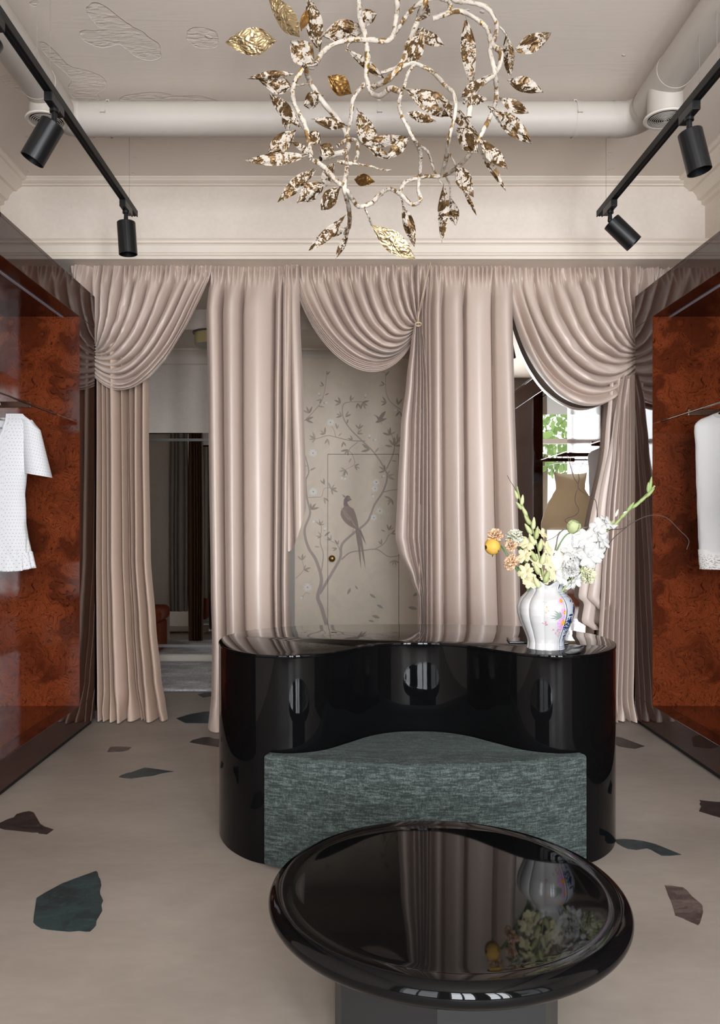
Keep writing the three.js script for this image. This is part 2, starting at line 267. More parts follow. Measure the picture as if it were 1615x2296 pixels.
// painted wall with the hidden door in it
const muralTex = canvasTex(924, 2000, (c) => {
  c.scale(.78, .78); const r = rng(11);
  c.fillStyle = '#f0dfc9'; c.fillRect(0, 0, 1185, 2565);
  for (let i = 0; i < 900; i++) { const k = r(); c.fillStyle = k < .5 ? 'rgba(242,230,214,.07)' : 'rgba(214,196,172,.07)'; c.beginPath(); c.ellipse(r() * 1185, r() * 2565, 20 + r() * 120, 6 + r() * 30, r() * 3, 0, 7); c.fill(); }
  // pale washed-in undergrowth at the foot
  for (let i = 0; i < 420; i++) { const y = 1850 + Math.pow(r(), .6) * 700; c.fillStyle = `rgba(216,214,208,${.03 + r() * .06})`; c.beginPath(); c.ellipse(r() * 1185, y, 15 + r() * 70, 8 + r() * 36, r() * 3, 0, 7); c.fill(); }
  const BR = 'rgba(188,170,160,.85)', LF = ['rgba(166,148,130,.82)', 'rgba(180,162,144,.8)', 'rgba(196,180,162,.78)'];
  const stroke = (pts, w0, w1, col = BR) => { for (let i = 0; i < pts.length - 1; i++) { const [x0, y0] = pts[i], [x1, y1] = pts[i + 1], n = 14; for (let k = 0; k < n; k++) { const t = (i + k / n) / (pts.length - 1); c.strokeStyle = col; c.lineCap = 'round'; c.lineWidth = lerp(w0, w1, t); const pm = pts[Math.max(0, i - 1)], pn = pts[Math.min(pts.length - 1, i + 2)]; const f = u => { const u2 = u * u, u3 = u2 * u; return [0, 1].map(j => .5 * (2 * pts[i][j] + (pts[i + 1][j] - pm[j]) * u + (2 * pm[j] - 5 * pts[i][j] + 4 * pts[i + 1][j] - pn[j]) * u2 + (-pm[j] + 3 * pts[i][j] - 3 * pts[i + 1][j] + pn[j]) * u3)); }; const a = f(k / n), b = f((k + 1) / n); c.beginPath(); c.moveTo(...a); c.lineTo(...b); c.stroke(); } } };
  const leaf = (x, y, a, l, w = l * .3, col) => { c.save(); c.translate(x, y); c.rotate(a); c.fillStyle = col || LF[r() * 3 | 0]; c.beginPath(); c.moveTo(0, 0); c.quadraticCurveTo(l * .4, -w, l, 0); c.quadraticCurveTo(l * .45, w * .8, 0, 0); c.fill(); c.strokeStyle = 'rgba(150,136,122,.7)'; c.lineWidth = 1.5; c.beginPath(); c.moveTo(0, 0); c.lineTo(l * .85, 0); c.stroke(); c.restore(); };
  const spray = (x, y, a, n = 3, l = 46) => { for (let i = 0; i < n; i++) leaf(x, y, a + (i - (n - 1) / 2) * .75 + (r() - .5) * .3, l * (.8 + r() * .4)); };
  const bloom = (x, y, s = 30) => { for (let i = 0; i < 11; i++) { c.save(); c.translate(x, y); c.rotate(i * .5712 + r() * .2); c.fillStyle = 'rgba(250,244,236,.8)'; c.beginPath(); c.ellipse(s * .55, 0, s * .5, s * .2, 0, 0, 7); c.fill(); c.restore(); } c.fillStyle = 'rgba(190,170,130,.85)'; c.beginPath(); c.arc(x, y, s * .2, 0, 7); c.fill(); };
  const bud = (x, y, a = -1.4, s = 34) => { c.save(); c.translate(x, y); c.rotate(a); c.fillStyle = 'rgba(250,248,244,.9)'; c.beginPath(); c.ellipse(s * .5, 0, s * .55, s * .26, 0, 0, 7); c.fill(); c.restore(); leaf(x, y, a + .5, s * .6); leaf(x, y, a - .5, s * .6); };
  // left tree
  stroke([[350, 2250], [300, 2080], [270, 1990], [300, 1850], [255, 1690], [190, 1580], [160, 1440], [205, 1300], [180, 1170], [170, 1030], [195, 950], [165, 820]], 34, 8);
  stroke([[290, 1960], [390, 1790], [455, 1670], [470, 1560], [560, 1470], [680, 1370], [740, 1230], [810, 1120], [845, 1010], [830, 940], [740, 800], [640, 700], [540, 600], [480, 500], [480, 400], [540, 376], [660, 375]], 24, 4);
  stroke([[470, 1680], [540, 1625], [640, 1610], [760, 1600], [860, 1660], [960, 1645]], 12, 6); stroke([[740, 1600], [820, 1550], [860, 1480], [900, 1460]], 8, 4);
  stroke([[810, 1125], [870, 1110], [960, 1100]], 9, 5); stroke([[840, 930], [890, 820], [905, 740], [880, 640], [850, 600]], 11, 4);
  stroke([[660, 700], [540, 695], [430, 670], [350, 655], [260, 680], [200, 685]], 9, 4); stroke([[600, 710], [530, 770], [555, 810], [575, 890], [500, 940], [470, 990]], 6, 3);
  stroke([[160, 530], [230, 460], [300, 370], [330, 260], [345, 120]], 7, 3); stroke([[960, 440], [870, 370], [835, 280], [830, 140], [800, 130]], 7, 3);
  stroke([[300, 1780], [315, 1640], [290, 1540], [300, 1420], [280, 1350]], 9, 4); stroke([[190, 1170], [260, 1165], [300, 1160], [330, 1090], [420, 1100]], 5, 3); stroke([[85, 1840], [150, 1770], [140, 1690]], 5, 3); stroke([[455, 1620], [430, 1560], [360, 1520]], 6, 3); stroke([[200, 1970], [170, 1960], [140, 2000]], 4, 3); stroke([[420, 670], [400, 600], [370, 560]], 5, 3); stroke([[600, 640], [610, 590], [625, 550]], 4, 3);
  for (const [x, y, a, n, l] of [[345, 150, -1.2, 2, 44], [320, 240, 3.6, 2, 46], [330, 320, -.6, 1, 46], [200, 470, -1.9, 3, 60], [170, 525, 0, 2, 66], [300, 350, 2.4, 2, 52], [270, 410, .1, 1, 66], [460, 380, 3.5, 3, 50], [540, 370, -1.2, 2, 58], [640, 380, .8, 4, 56], [600, 385, 1.4, 2, 60], [470, 490, 3.6, 3, 54], [500, 500, -.9, 2, 52], [510, 560, -1.2, 1, 44], [615, 600, -1.5, 3, 44], [600, 640, -.5, 2, 56], [430, 600, -1.5, 2, 46], [330, 640, 3.9, 3, 50], [250, 680, 3.3, 4, 56], [350, 680, 1.6, 2, 60], [440, 660, -.9, 1, 50], [480, 705, 1.5, 2, 50], [560, 690, -2.4, 2, 40], [520, 770, 2.2, 3, 56], [700, 770, 3.3, 2, 74], [745, 795, -.8, 1, 54], [550, 840, 2.2, 1, 54], [575, 905, .4, 3, 52], [500, 940, 2.4, 4, 56], [830, 945, 3.7, 3, 60], [840, 990, -.2, 3, 70], [905, 740, -1.2, 4, 70], [870, 650, -1.8, 4, 60], [890, 745, 3.3, 1, 74], [930, 700, -.8, 3, 56], [880, 860, .1, 1, 50], [830, 160, -.9, 1, 46], [825, 230, 3.4, 2, 46], [840, 380, 3.4, 3, 56], [935, 400, -1.4, 2, 60], [950, 450, 1.7, 2, 60], [180, 910, 3.6, 1, 40], [205, 945, -.6, 1, 50], [325, 1060, -2.1, 2, 56], [380, 1100, -.3, 5, 54], [320, 1170, 1.0, 2, 60], [215, 1270, -1.0, 3, 60], [290, 1400, -1.4, 4, 46], [300, 1490, 3.3, 3, 46], [285, 1580, 3.4, 1, 52], [325, 1490, -.6, 1, 56], [140, 1690, -1.6, 3, 50], [155, 1770, -.4, 3, 56], [430, 1590, 2.9, 2, 46], [440, 1560, -2.0, 2, 44], [380, 1520, -2.4, 3, 44], [860, 1440, -1.2, 3, 50], [830, 1450, 3.5, 1, 44], [800, 1560, -2.0, 2, 44], [880, 1180, 2.4, 4, 54], [905, 1690, 1.6, 4, 46], [880, 1470, -.4, 2, 52]]) spray(x, y, a, n, l);
  for (const [x, y, s] of [[375, 545, 32], [230, 800, 34], [232, 1120, 34], [755, 1040, 30], [745, 1095, 28], [785, 1280, 32], [735, 1335, 28], [185, 1915, 36]]) bloom(x, y, s);
  for (const [x, y, a] of [[285, 330, -1.8], [315, 382, 0], [662, 345, -1.4], [700, 680, -1.6], [725, 695, -.3], [480, 985, 2.0], [492, 990, 1.4], [795, 1000, -.4], [940, 445, 3.2], [260, 1370, 3.2], [325, 1450, -1.4], [720, 1135, 1.2], [150, 1985, 2.4]]) bud(x, y, a, 34);
  // faint leaves of the undergrowth
  for (const [x, y, a, l] of [[720, 2150, .3, 70], [700, 1970, .6, 60], [760, 2060, .5, 60], [540, 1920, 2, 60], [580, 1900, 1, 40], [1020, 2080, .2, 80], [1060, 1990, -.6, 70], [690, 2190, .2, 50]]) leaf(x, y, a, l, l * .4, 'rgba(140,136,126,.55)');
  // pheasant
  const tail = (x0, y0, x1, y1, w) => { c.fillStyle = 'rgba(170,150,138,.9)'; c.beginPath(); c.moveTo(x0 - w, y0); c.quadraticCurveTo(lerp(x0, x1, .5) - w, lerp(y0, y1, .5), x1, y1); c.quadraticCurveTo(lerp(x0, x1, .5) + w * 1.3, lerp(y0, y1, .5), x0 + w, y0); c.fill(); c.strokeStyle = 'rgba(110,90,84,.5)'; c.lineWidth = 2; for (let t = .1; t < .8; t += .035) { const x = lerp(x0, x1, t), y = lerp(y0, y1, t); c.beginPath(); c.moveTo(x - w * (1 - t), y); c.lineTo(x + w * (1 - t), y + 5); c.stroke(); } };
  tail(592, 1430, 604, 1580, 10); tail(600, 1430, 628, 1765, 12); tail(610, 1430, 666, 1765, 12); tail(615, 1430, 672, 1565, 9);
  c.fillStyle = 'rgba(166,144,134,.95)'; c.beginPath(); c.moveTo(512, 1152); c.quadraticCurveTo(474, 1175, 486, 1245); c.quadraticCurveTo(450, 1280, 462, 1320); c.quadraticCurveTo(485, 1385, 560, 1418); c.lineTo(612, 1445); c.quadraticCurveTo(600, 1330, 565, 1262); c.quadraticCurveTo(515, 1235, 515, 1205); c.quadraticCurveTo(545, 1195, 541, 1178); c.quadraticCurveTo(538, 1150, 512, 1152); c.fill();
  c.fillStyle = 'rgba(146,128,124,.9)'; c.beginPath(); c.moveTo(512, 1152); c.quadraticCurveTo(478, 1175, 490, 1240); c.lineTo(524, 1240); c.quadraticCurveTo(512, 1215, 518, 1203); c.quadraticCurveTo(545, 1195, 541, 1178); c.quadraticCurveTo(538, 1150, 512, 1152); c.fill();
  c.beginPath(); c.moveTo(500, 1158); c.lineTo(470, 1142); c.lineTo(488, 1168); c.fill(); c.beginPath(); c.moveTo(540, 1172); c.lineTo(552, 1192); c.lineTo(538, 1188); c.fill();
  c.fillStyle = 'rgba(196,184,178,.95)'; c.beginPath(); c.arc(529, 1176, 9, 0, 7); c.fill(); c.fillStyle = 'rgba(90,70,66,1)'; c.beginPath(); c.arc(529, 1176, 4, 0, 7); c.fill();
  c.strokeStyle = 'rgba(196,178,164,.7)'; c.lineWidth = 2.5; for (let i = 0; i < 60; i++) { const t = r(), x = lerp(478, 585, t) + (r() - .5) * 40 * (1 - t), y = 1275 + t * 130 + (r() - .5) * 60 * (1 - t); c.beginPath(); c.moveTo(x, y); c.lineTo(x + 14, y + 22); c.stroke(); }
  c.strokeStyle = BR; c.lineWidth = 5; c.beginPath(); c.moveTo(566, 1425); c.lineTo(556, 1480); c.moveTo(535, 1486); c.lineTo(572, 1472); c.stroke();
  // small flying bird
  c.fillStyle = 'rgba(164,146,132,.9)'; c.beginPath(); c.moveTo(748, 548); c.quadraticCurveTo(760, 520, 800, 512); c.lineTo(846, 510); c.quadraticCurveTo(810, 540, 770, 548); c.fill(); c.beginPath(); c.moveTo(770, 520); c.quadraticCurveTo(790, 462, 836, 450); c.quadraticCurveTo(820, 500, 800, 518); c.fill(); c.beginPath(); c.moveTo(768, 525); c.quadraticCurveTo(760, 495, 730, 480); c.quadraticCurveTo(762, 484, 788, 512); c.fill(); stroke([[790, 545], [785, 560]], 3, 3); stroke([[800, 543], [798, 562]], 3, 3);
});
{
  const D = 7.5, u0 = 640, u1 = 640 + 1185 / 3.7031, v0 = 800, v1 = 800 + 2564 / 3.7031;
  const map = (g) => { g = g.toNonIndexed ? (g.index ? g.toNonIndexed() : g) : g; const p = g.attributes.position, uv = new Float32Array(p.count * 2); for (let i = 0; i < p.count; i++) { const px = VX + p.getX(i) * F / D, py = VY - (p.getY(i) - EYE) * F / D; uv[i * 2] = (px - u0) / (u1 - u0); uv[i * 2 + 1] = 1 - (py - v0) / (v1 - v0); } g.setAttribute('uv', new THREE.BufferAttribute(uv, 2)); return g; };
  const mm = std({ map: muralTex, roughness: .6 });
  const xl = P(661, 0, D).x, xr = P(985, 0, D).x, xa = P(735.5, 0, D).x, xb = P(894, 0, D).x, yt = P(0, 1019, D).y, top = P(0, 804, D).y, gap = .004;
  const wall = structGroup('wall_mural', 'beige wall painted with flowering branches and birds');
  obj('panel', map(bx(xl, xa - gap, 0, top, D, D + .06)), mm, wall);
  obj('panel', map(bx(xb + gap, xr, 0, top, D, D + .06)), mm, wall);
  obj('panel', map(bx(xa - gap, xb + gap, yt + gap, top, D, D + .06)), mm, wall);
  obj('jamb', bx(xl - .045, xl - .001, 0, top, D + .012, D + .065), std({ color: 0xb4ada4, roughness: .7 }), wall);
  const door = structGroup('door_1', 'hidden door in the painted wall with a brass knob');
  obj('door_leaf', map(bx(xa, xb, .008, yt, D + .001, D + .05)), mm, door);
  const k = P(745, 1252, D), knob = new THREE.LatheGeometry([[0, .062], [.014, .061], [.024, .054], [.0275, .045], [.024, .034], [.014, .026], [.01, .02], [.01, .008], [.022, .006], [.024, .001]].map(a => new THREE.Vector2(...a)), 32);
  knob.scale(1.15, 1.1, 1.15); knob.rotateX(Math.PI / 2); knob.translate(k.x, k.y, -D);
  obj('door_knob', knob, std({ color: 0xa88252, metalness: 1, roughness: .32 }), door);
}

// ================================================================ cabinets of lacquered burl wood
function cabinet(s, face, back, label, nearOpen) {         // s: -1 left, 1 right; face and back as distances from x = 0
  const c = thing('display_cabinet', label, 'cabinet'), X = (a) => s * a, D0 = s < 0 ? 2.5 : 1.5, D1 = 2.84, D2 = 4.98, D3 = 5.28, Y0 = .032, Y1 = .184, Y2 = 2.647, Y3 = 2.84;
  const B = (a, b, y0, y1, d0, d1, r = .003) => bx(Math.min(X(a), X(b)), Math.max(X(a), X(b)), y0, y1, d0, d1, r);
  obj('plinth', B(face + .02, back, 0, Y0, D0, D3 - .01, 0), M.kick, c);
  obj('top_rail', boxUV(B(face, face + .1, Y2, Y3, D0, D3), 1.1), M.veneer, c);
  obj('bottom_rail', boxUV(B(face, face + .1, Y0, Y1, D0, D3), 1.1, false, .3, .2), M.veneer, c);
  obj('stile', boxUV(B(face + .0005, face + .1, Y1, Y2, D2 + .001, D3 - .0005), 1.1, true), M.veneer, c);
  obj('stile', boxUV(B(face + .0005, face + .1, Y1, Y2, D0 + .0005, D1 - .001), 1.1, true, .4), M.veneer, c);
  obj('end_panel', boxUV(B(face + .001, back, Y1 - .002, Y2 + .002, D2, D2 + .04, 0), 1.3, false, s * .37 + .2), M.burl, c);
  obj('back_panel', boxUV(B(back - .02, back, Y0, Y3, D0, D3 - .01, 0), 1.3), M.burl, c);
  obj('niche_floor', boxUV(B(face + .1, back - .02, Y1 - .03, Y1 - .0005, D0, D2, 0), 1.3), M.burl, c);
  obj('niche_ceiling', boxUV(B(face + .1, back - .02, Y2 + .0005, Y2 + .03, D0, D2, 0), 1.1), M.veneer, c);
  obj('cover', boxUV(B(face, back, Y3 - .002, Y3 + .02, D0, D3 - .002), 1.1), M.veneer, c);
  obj('led_strip', B(face + .103, face + .118, Y2 - .006, Y2, D0, D2 - .001, 0), M.ledstrip, c);
  const ry = s < 0 ? 2.03 : 1.985, rx = face + (s < 0 ? .15 : .055);
  obj('hanging_rail', rod(V3(X(rx), ry, -D0), V3(X(rx), ry, -D2), .006), M.bronze, c);
  for (const d of [2.95, 3.55, 4.58]) { obj('hanging_bar', B(rx, rx + .34, ry - .018, ry + .018, d - .006, d + .006, .002), M.bronze, c); obj('bracket', rod(V3(X(rx + .32), ry, -d), V3(X(back - .01), ry, -d), .008), M.bronze, c); }
  return c;
}
cabinet(-1, 1.683, 2.345, 'glossy burl wood open cabinet holding the dotted white dress', true);
cabinet(1, 1.943, 2.695, 'glossy burl wood open cabinet holding the lace hemmed white dress', true);

// ================================================================ mirrors
tag(obj('wall_mirror', bx(1.16, 2.42, .02, 3.09, 5.49, 5.503), M.mirror), 'tall wall mirror behind the swag tied to the cabinet, reflecting the shop window', 'mirror');
tag(obj('wall_mirror', bx(-2.33, -1.66, .02, 3.09, 5.53, 5.543), M.mirror), 'narrow wall mirror almost hidden behind the taupe velvet curtain', 'mirror');
{
  const m = thing('wall_mirror', 'wide framed mirror above the grey rug in the fitting area', 'mirror');
  obj('glass', bx(-2.45, -.62, .083, 2.205, 7.552, 7.566), M.mirror, m);
  obj('rail', bx(-2.45, -.62, 2.125, 2.15, 7.544, 7.552), std({ color: 0x77746f, metalness: .6, roughness: .4 }), m);
  obj('rail', bx(-2.45, -.62, .148, .175, 7.544, 7.552), std({ color: 0xa3a19d, metalness: .6, roughness: .4 }), m);
}

// ================================================================ curtains
const DC = 5.42;
function ridge(u, cuts, p = .75) {          // height of the fold that u lies on; folds lean to one side or the other
  let i = 0; while (i < cuts.length - 2 && u > cuts[i + 1]) i++;
  const a = cuts[i], b = cuts[i + 1], t = clamp((u - a) / (b - a)), lean = .72 + .62 * hsh(i, cuts.length, 7), q = Math.sin(Math.PI * Math.pow(t, lean));
  return [(Math.pow(q * q + .002, p / 2) - Math.pow(.002, p / 2)) * Math.pow(Math.min(1, (b - a) / .16), .6), i, Math.min(i ? u - a : 9, i < cuts.length - 2 ? b - u : 9)];
}
function rowsAt(rows, y) { let i = 0; while (i < rows.length - 2 && y > rows[i + 1][0]) i++; const a = rows[i], b = rows[i + 1], t = clamp((y - a[0]) / (b[0] - a[0])), k = t * t * (3 - 2 * t) * .5 + t * .5; return a.map((q, j) => lerp(q, b[j], j === 0 ? t : k)); }
const evenCuts = (n, seed, jit = .5) => { const r = rng(seed), w = Array.from({ length: n }, () => 1 + (r() - .5) * 2 * jit), s = w.reduce((a, b) => a + b); let t = 0; return [0, ...w.map(x => (t += x / s))]; };
function gather(px, py, seed) {          // the ruffled heading above and below the gathering tape
  const k = sstep(655, 588, py), ph = px * .29 + 5 * fbm(px * .02, seed, 4096, 2, 3), g = Math.abs(Math.sin(ph)), f = fbm(px * .07, seed + 3, 4096, 2, 5);
  const pinch = 1 - .7 * Math.exp(-Math.pow((py - 594) / 6, 2)), puff = sstep(575, 582, py) * sstep(593, 586, py);
  return k * pinch * (.055 * (g - .6) * (.4 + 1.2 * f) + .03 * (f - .5)) + puff * .012 * (.5 + f);
}
// rows: [py, left px, right px, depth]; cuts: valleys between folds, 0..1
function panel({ rows, cuts, amp = .06, nu = 420, nv = 170, seed = 1, head = true, sway = .012, foot = 0, pw = .72, hem = null }) {
  const y0 = rows[0][0], y1 = rows[rows.length - 1][0];
  return grid(nu, nv, (u, v) => {
    const py = lerp(y0, hem ? hem(u) : y1, v), [, xl, xr, d] = rowsAt(rows, py), e = Math.sin(Math.PI * u), yy = (py - y0) / 1050;
    const uu = clamp(u + e * sway * (Math.sin(yy * 3.1 + seed + u * 5) + 2.2 * (fbm(yy * 2 + seed, u * 3, 4096, 2, seed) - .5)));
    const [f, i, gap] = ridge(uu, cuts, pw), h = head ? sstep(585, 690, py) : 1, vary = .7 + .6 * fbm(yy * 1.6 + i * 3.7, seed, 4096, 1, 9);
    let dz = amp * f * h * vary + amp * .25 * (fbm(u * 5, yy * 2 + seed, 4096, 2, 2) - .5);
    dz -= .07 * h * Math.exp(-Math.pow(gap * (xr - xl) / 3.2, 2)) * (.5 + .7 * hsh(i, seed, 3));
    if (head) dz += gather(xl + (xr - xl) * u, py, seed);
    let fx = 0; if (foot) { const b = sstep(1 - foot, 1, v); dz += b * .07 * (fbm(u * 7 + seed, v * 14, 4096, 2, 6) - .3); fx = b * 8 * Math.sin(u * 20 + seed); }
    const q = P(xl + (xr - xl) * u + fx * e, py, d); return [q.x, Math.max(q.y, .002), q.z + dz];
  }, (u, v) => [u * .8, (1 - v) * 3]);
}
function bez(c, t) { const s = 1 - t, a = s * s * s, b = 3 * s * s * t, e = 3 * s * t * t, f = t * t * t; return [a * c[0][0] + b * c[1][0] + e * c[2][0] + f * c[3][0], a * c[0][1] + b * c[1][1] + e * c[2][1] + f * c[3][1]]; }
// keys: [u, four control points in px]; folds run along the curves from the heading to the tie
function swag({ keys, cuts, amp = .07, bulge = .09, nu = 520, nv = 150, seed = 1, d = DC, fold = 1.1, hang = 0 }) {
  const ctl = (u) => { let i = 0; while (i < keys.length - 2 && u > keys[i + 1][0]) i++; const [ua, a] = keys[i], [ub, b] = keys[i + 1], t = clamp((u - ua) / (ub - ua)); const pa = keys[Math.max(0, i - 1)], pb = keys[Math.min(keys.length - 1, i + 2)]; return a.map((p, j) => [0, 1].map(k => { const m0 = i ? (b[j][k] - pa[1][j][k]) / (ub - pa[0]) : (b[j][k] - p[k]) / (ub - ua), m1 = i < keys.length - 2 ? (pb[1][j][k] - p[k]) / (pb[0] - ua) : (b[j][k] - p[k]) / (ub - ua), w = ub - ua, t2 = t * t, t3 = t2 * t; return (2 * t3 - 3 * t2 + 1) * p[k] + (t3 - 2 * t2 + t) * w * m0 + (-2 * t3 + 3 * t2) * b[j][k] + (t3 - t2) * w * m1; })); };
  return grid(nu, nv, (u, v) => {
    const c = ctl(u), [px, py] = bez(c, v), e = Math.sin(Math.PI * u);
    const uu = clamp(u + e * .018 * 2 * (fbm(v * 3.5 + seed, u * 4, 4096, 3, seed) - .5));
    const [f, i, gap] = ridge(uu, cuts, .75), env = sstep(0, .3, v) * (1 - .72 * sstep(.68, 1, v)), vary = .6 + .8 * fbm(v * 2.6 + i * 2.3, seed, 4096, 2, 4);
    let dz = amp * f * env * vary + bulge * Math.pow(Math.sin(Math.PI * Math.min(v, .98)), .9) * (.45 + .55 * (1 - u)) * .9;
    dz += sstep(.05, .4, v) * .05 * (fbm(u * 14, v * 5 + seed, 4096, 3, 7) - .5) * (1 - .6 * sstep(.8, 1, v));
    dz += gather(px, py, seed) - .04 * env * sstep(.12, .2, u) * Math.exp(-Math.pow(gap * 300 / 2.6, 2));
    // folds sag over the ones below them
    const q = P(px, py, d), sag = -.35 * amp * f * env * vary * fold * (1 - u * .6) * sstep(.1, .5, v);
    return [q.x, q.y + sag, q.z + dz];
  }, (u, v) => [u * 1.5, v * 1.4]);
}
const GRP = 'satin drapes on the curtain wall';
const curtain = (label, geos, mat = M.satin, names = ['cloth']) => { const c = thing('curtain', label, 'curtain', [0, 0, 0]); geos.forEach((g, i) => obj(names[i] || 'cloth', g, mat, c)); return c; };
// left swag gathered against the cabinet
curtain('pale satin swag swept aside to the cabinet with the dotted dress', [swag({
  seed: 3, amp: .12, bulge: .08, cuts: [0, .035, .08, .15, .25, .36, .45, .56, .66, .75, .82, .88, .93, 1],
  keys: [[0, [[490, 570], [445, 720], [330, 962], [214, 848]]], [.12, [[470, 570], [430, 710], [325, 935], [214, 835]]], [.3, [[425, 570], [400, 700], [315, 890], [214, 818]]], [.5, [[360, 570], [345, 690], [300, 830], [214, 800]]], [.75, [[280, 570], [275, 680], [258, 780], [214, 785]]], [.9, [[222, 570], [220, 650], [225, 735], [214, 770]]], [1, [[160, 570], [165, 640], [180, 720], [206, 762]]]]
})]);
// taupe curtain that falls to the floor below it
curtain('taupe velvet curtain hanging to the floor beside the cabinet with the dotted dress', [panel({
  seed: 8, head: false, amp: .1, foot: .09, sway: .01, cuts: [0, .1, .19, .27, .47, .58, .63, .71, .86, 1],
  rows: [[770, 214, 336, 5.46], [860, 216, 334, 5.46], [1000, 217, 334, 5.46], [1250, 217, 338, 5.45], [1400, 218, 350, 5.43], [1520, 219, 362, 5.4], [1580, 219, 372, 5.37], [1612, 218, 377, 5.34]]
})], M.taupe);
// straight satin panels
{
  const c = curtain('straight satin curtain between the fitting area opening and the painted wall', [panel({
    seed: 5, amp: .11, foot: .05, cuts: [0, .17, .41, .78, .88, 1], sway: .006,
    rows: [[570, 478, 662, 5.42], [700, 463, 660, 5.40], [900, 467, 656, 5.38], [1100, 470, 653, 5.35], [1300, 473, 651, 5.3], [1450, 476, 653, 5.26], [1560, 474, 658, 5.2], [1600, 470, 663, 5.17], [1632, 467, 668, 5.12]]
  })]);
  obj('leading_edge', panel({
    seed: 31, amp: .055, nu: 90, cuts: [0, .4, 1], sway: .02, hem: (u) => lerp(1236, 1140, Math.pow(clamp((u - .2) / .8), 1.6)),
    rows: [[570, 636, 669, 5.385], [700, 634, 673, 5.36], [900, 634, 681, 5.33], [1060, 636, 686, 5.31], [1240, 640, 687, 5.29]]
  }), M.satin, c);
}
curtain('straight satin curtain between the painted wall and the tall mirror', [panel({
  seed: 9, amp: .11, foot: .05, cuts: [0, .04, .075, .11, .15, .26, .49, .79, 1], sway: .006,
  rows: [[570, 942, 1152, 5.42], [700, 934, 1150, 5.41], [900, 934, 1154, 5.40], [1100, 934, 1160, 5.38], [1300, 936, 1166, 5.36], [1420, 936, 1170, 5.34], [1560, 934, 1174, 5.3], [1610, 930, 1178, 5.26]]
})]);
// centre swag with its tail
{
  const c = curtain('satin swag over the painted wall, drawn up to a gathered knot', [swag({
    seed: 6, amp: .12, bulge: .1, d: 5.45, cuts: [0, .018, .036, .055, .075, .095, .118, .2, .29, .38, .47, .56, .65, .72, .79, .85, .9, .95, 1],
    keys: [[0, [[652, 570], [655, 760], [850, 965], [938, 740]]], [.12, [[666, 570], [672, 740], [852, 925], [938, 737]]], [.32, [[730, 570], [735, 725], [862, 880], [938, 734]]], [.55, [[805, 570], [808, 690], [872, 815], [938, 730]]], [.8, [[893, 570], [895, 640], [912, 735], [938, 726]]], [1, [[968, 570], [962, 620], [948, 680], [938, 720]]]]
  })]);
  obj('tail', panel({
    seed: 12, head: false, amp: .07, cuts: [0, .42, .6, .75, .88, 1], sway: .03, nu: 120,
    rows: [[728, 929, 945, 5.33], [765, 922, 952, 5.32], [850, 912, 958, 5.31], [960, 899, 960, 5.31], [1100, 892, 960, 5.31], [1205, 887, 960, 5.31], [1235, 894, 960, 5.31], [1300, 922, 958, 5.31], [1340, 938, 956, 5.31], [1420, 941, 955, 5.31], [1600, 942, 955, 5.26]]
  }), M.satin, c);
  const k = P(938, 727, 5.28);
  obj('cord', [tube([P(968, 582, 5.33), P(955, 630, 5.31), P(942, 690, 5.28), P(938, 720, 5.265)], .0025, 30, 6), new THREE.TorusGeometry(.02, .005, 8, 20).rotateX(1.2).translate(k.x, k.y, k.z)], M.cord, c);
}
// right swag with its tails
{
  const c = curtain('satin swag over the tall mirror, gathered against the cabinet with the lace hemmed dress', [swag({
    seed: 15, d: 5.46, amp: .12, bulge: .03, cuts: [0, .1, .2, .3, .41, .49, .58, .66, .73, .79, .84, .88, .92, .96, 1],
    keys: [[0, [[1132, 570], [1135, 830], [1290, 1012], [1424, 850]]], [.2, [[1165, 570], [1166, 775], [1305, 945], [1424, 828]]], [.4, [[1225, 570], [1226, 715], [1325, 870], [1424, 806]]], [.6, [[1300, 570], [1302, 680], [1360, 800], [1424, 790]]], [.78, [[1370, 570], [1374, 650], [1395, 745], [1424, 772]]], [.9, [[1425, 570], [1428, 640], [1415, 715], [1424, 757]]], [1, [[1530, 570], [1525, 650], [1500, 700], [1432, 740]]]]
  })]);
  obj('tail', panel({
    seed: 18, head: false, amp: .045, cuts: [0, .16, .3, .46, .6, .74, .88, 1], sway: .012, nu: 140, foot: .05,
    rows: [[840, 1398, 1424, 5.36], [900, 1386, 1424, 5.36], [1000, 1376, 1424, 5.36], [1150, 1360, 1424, 5.36], [1300, 1350, 1424, 5.35], [1450, 1342, 1422, 5.34], [1560, 1335, 1420, 5.33], [1615, 1330, 1426, 5.3]]
  }), M.satin, c);
  obj('tail', panel({ seed: 21, head: false, amp: .03, cuts: [0, .5, 1], sway: .01, nu: 50, nv: 80, rows: [[850, 1392, 1412, 5.4], [950, 1375, 1400, 5.4], [1150, 1340, 1392, 5.4], [1300, 1324, 1385, 5.4], [1340, 1318, 1383, 5.4], [1366, 1342, 1382, 5.4]] }), M.satin, c);
  obj('tail', panel({ seed: 24, head: false, amp: .025, cuts: [0, .45, 1], sway: .01, nu: 50, nv: 80, rows: [[850, 1368, 1395, 5.44], [1000, 1356, 1392, 5.44], [1200, 1318, 1385, 5.44], [1340, 1297, 1380, 5.44], [1352, 1310, 1380, 5.44], [1395, 1304, 1378, 5.44], [1412, 1330, 1376, 5.44]] }), M.satin, c);
}
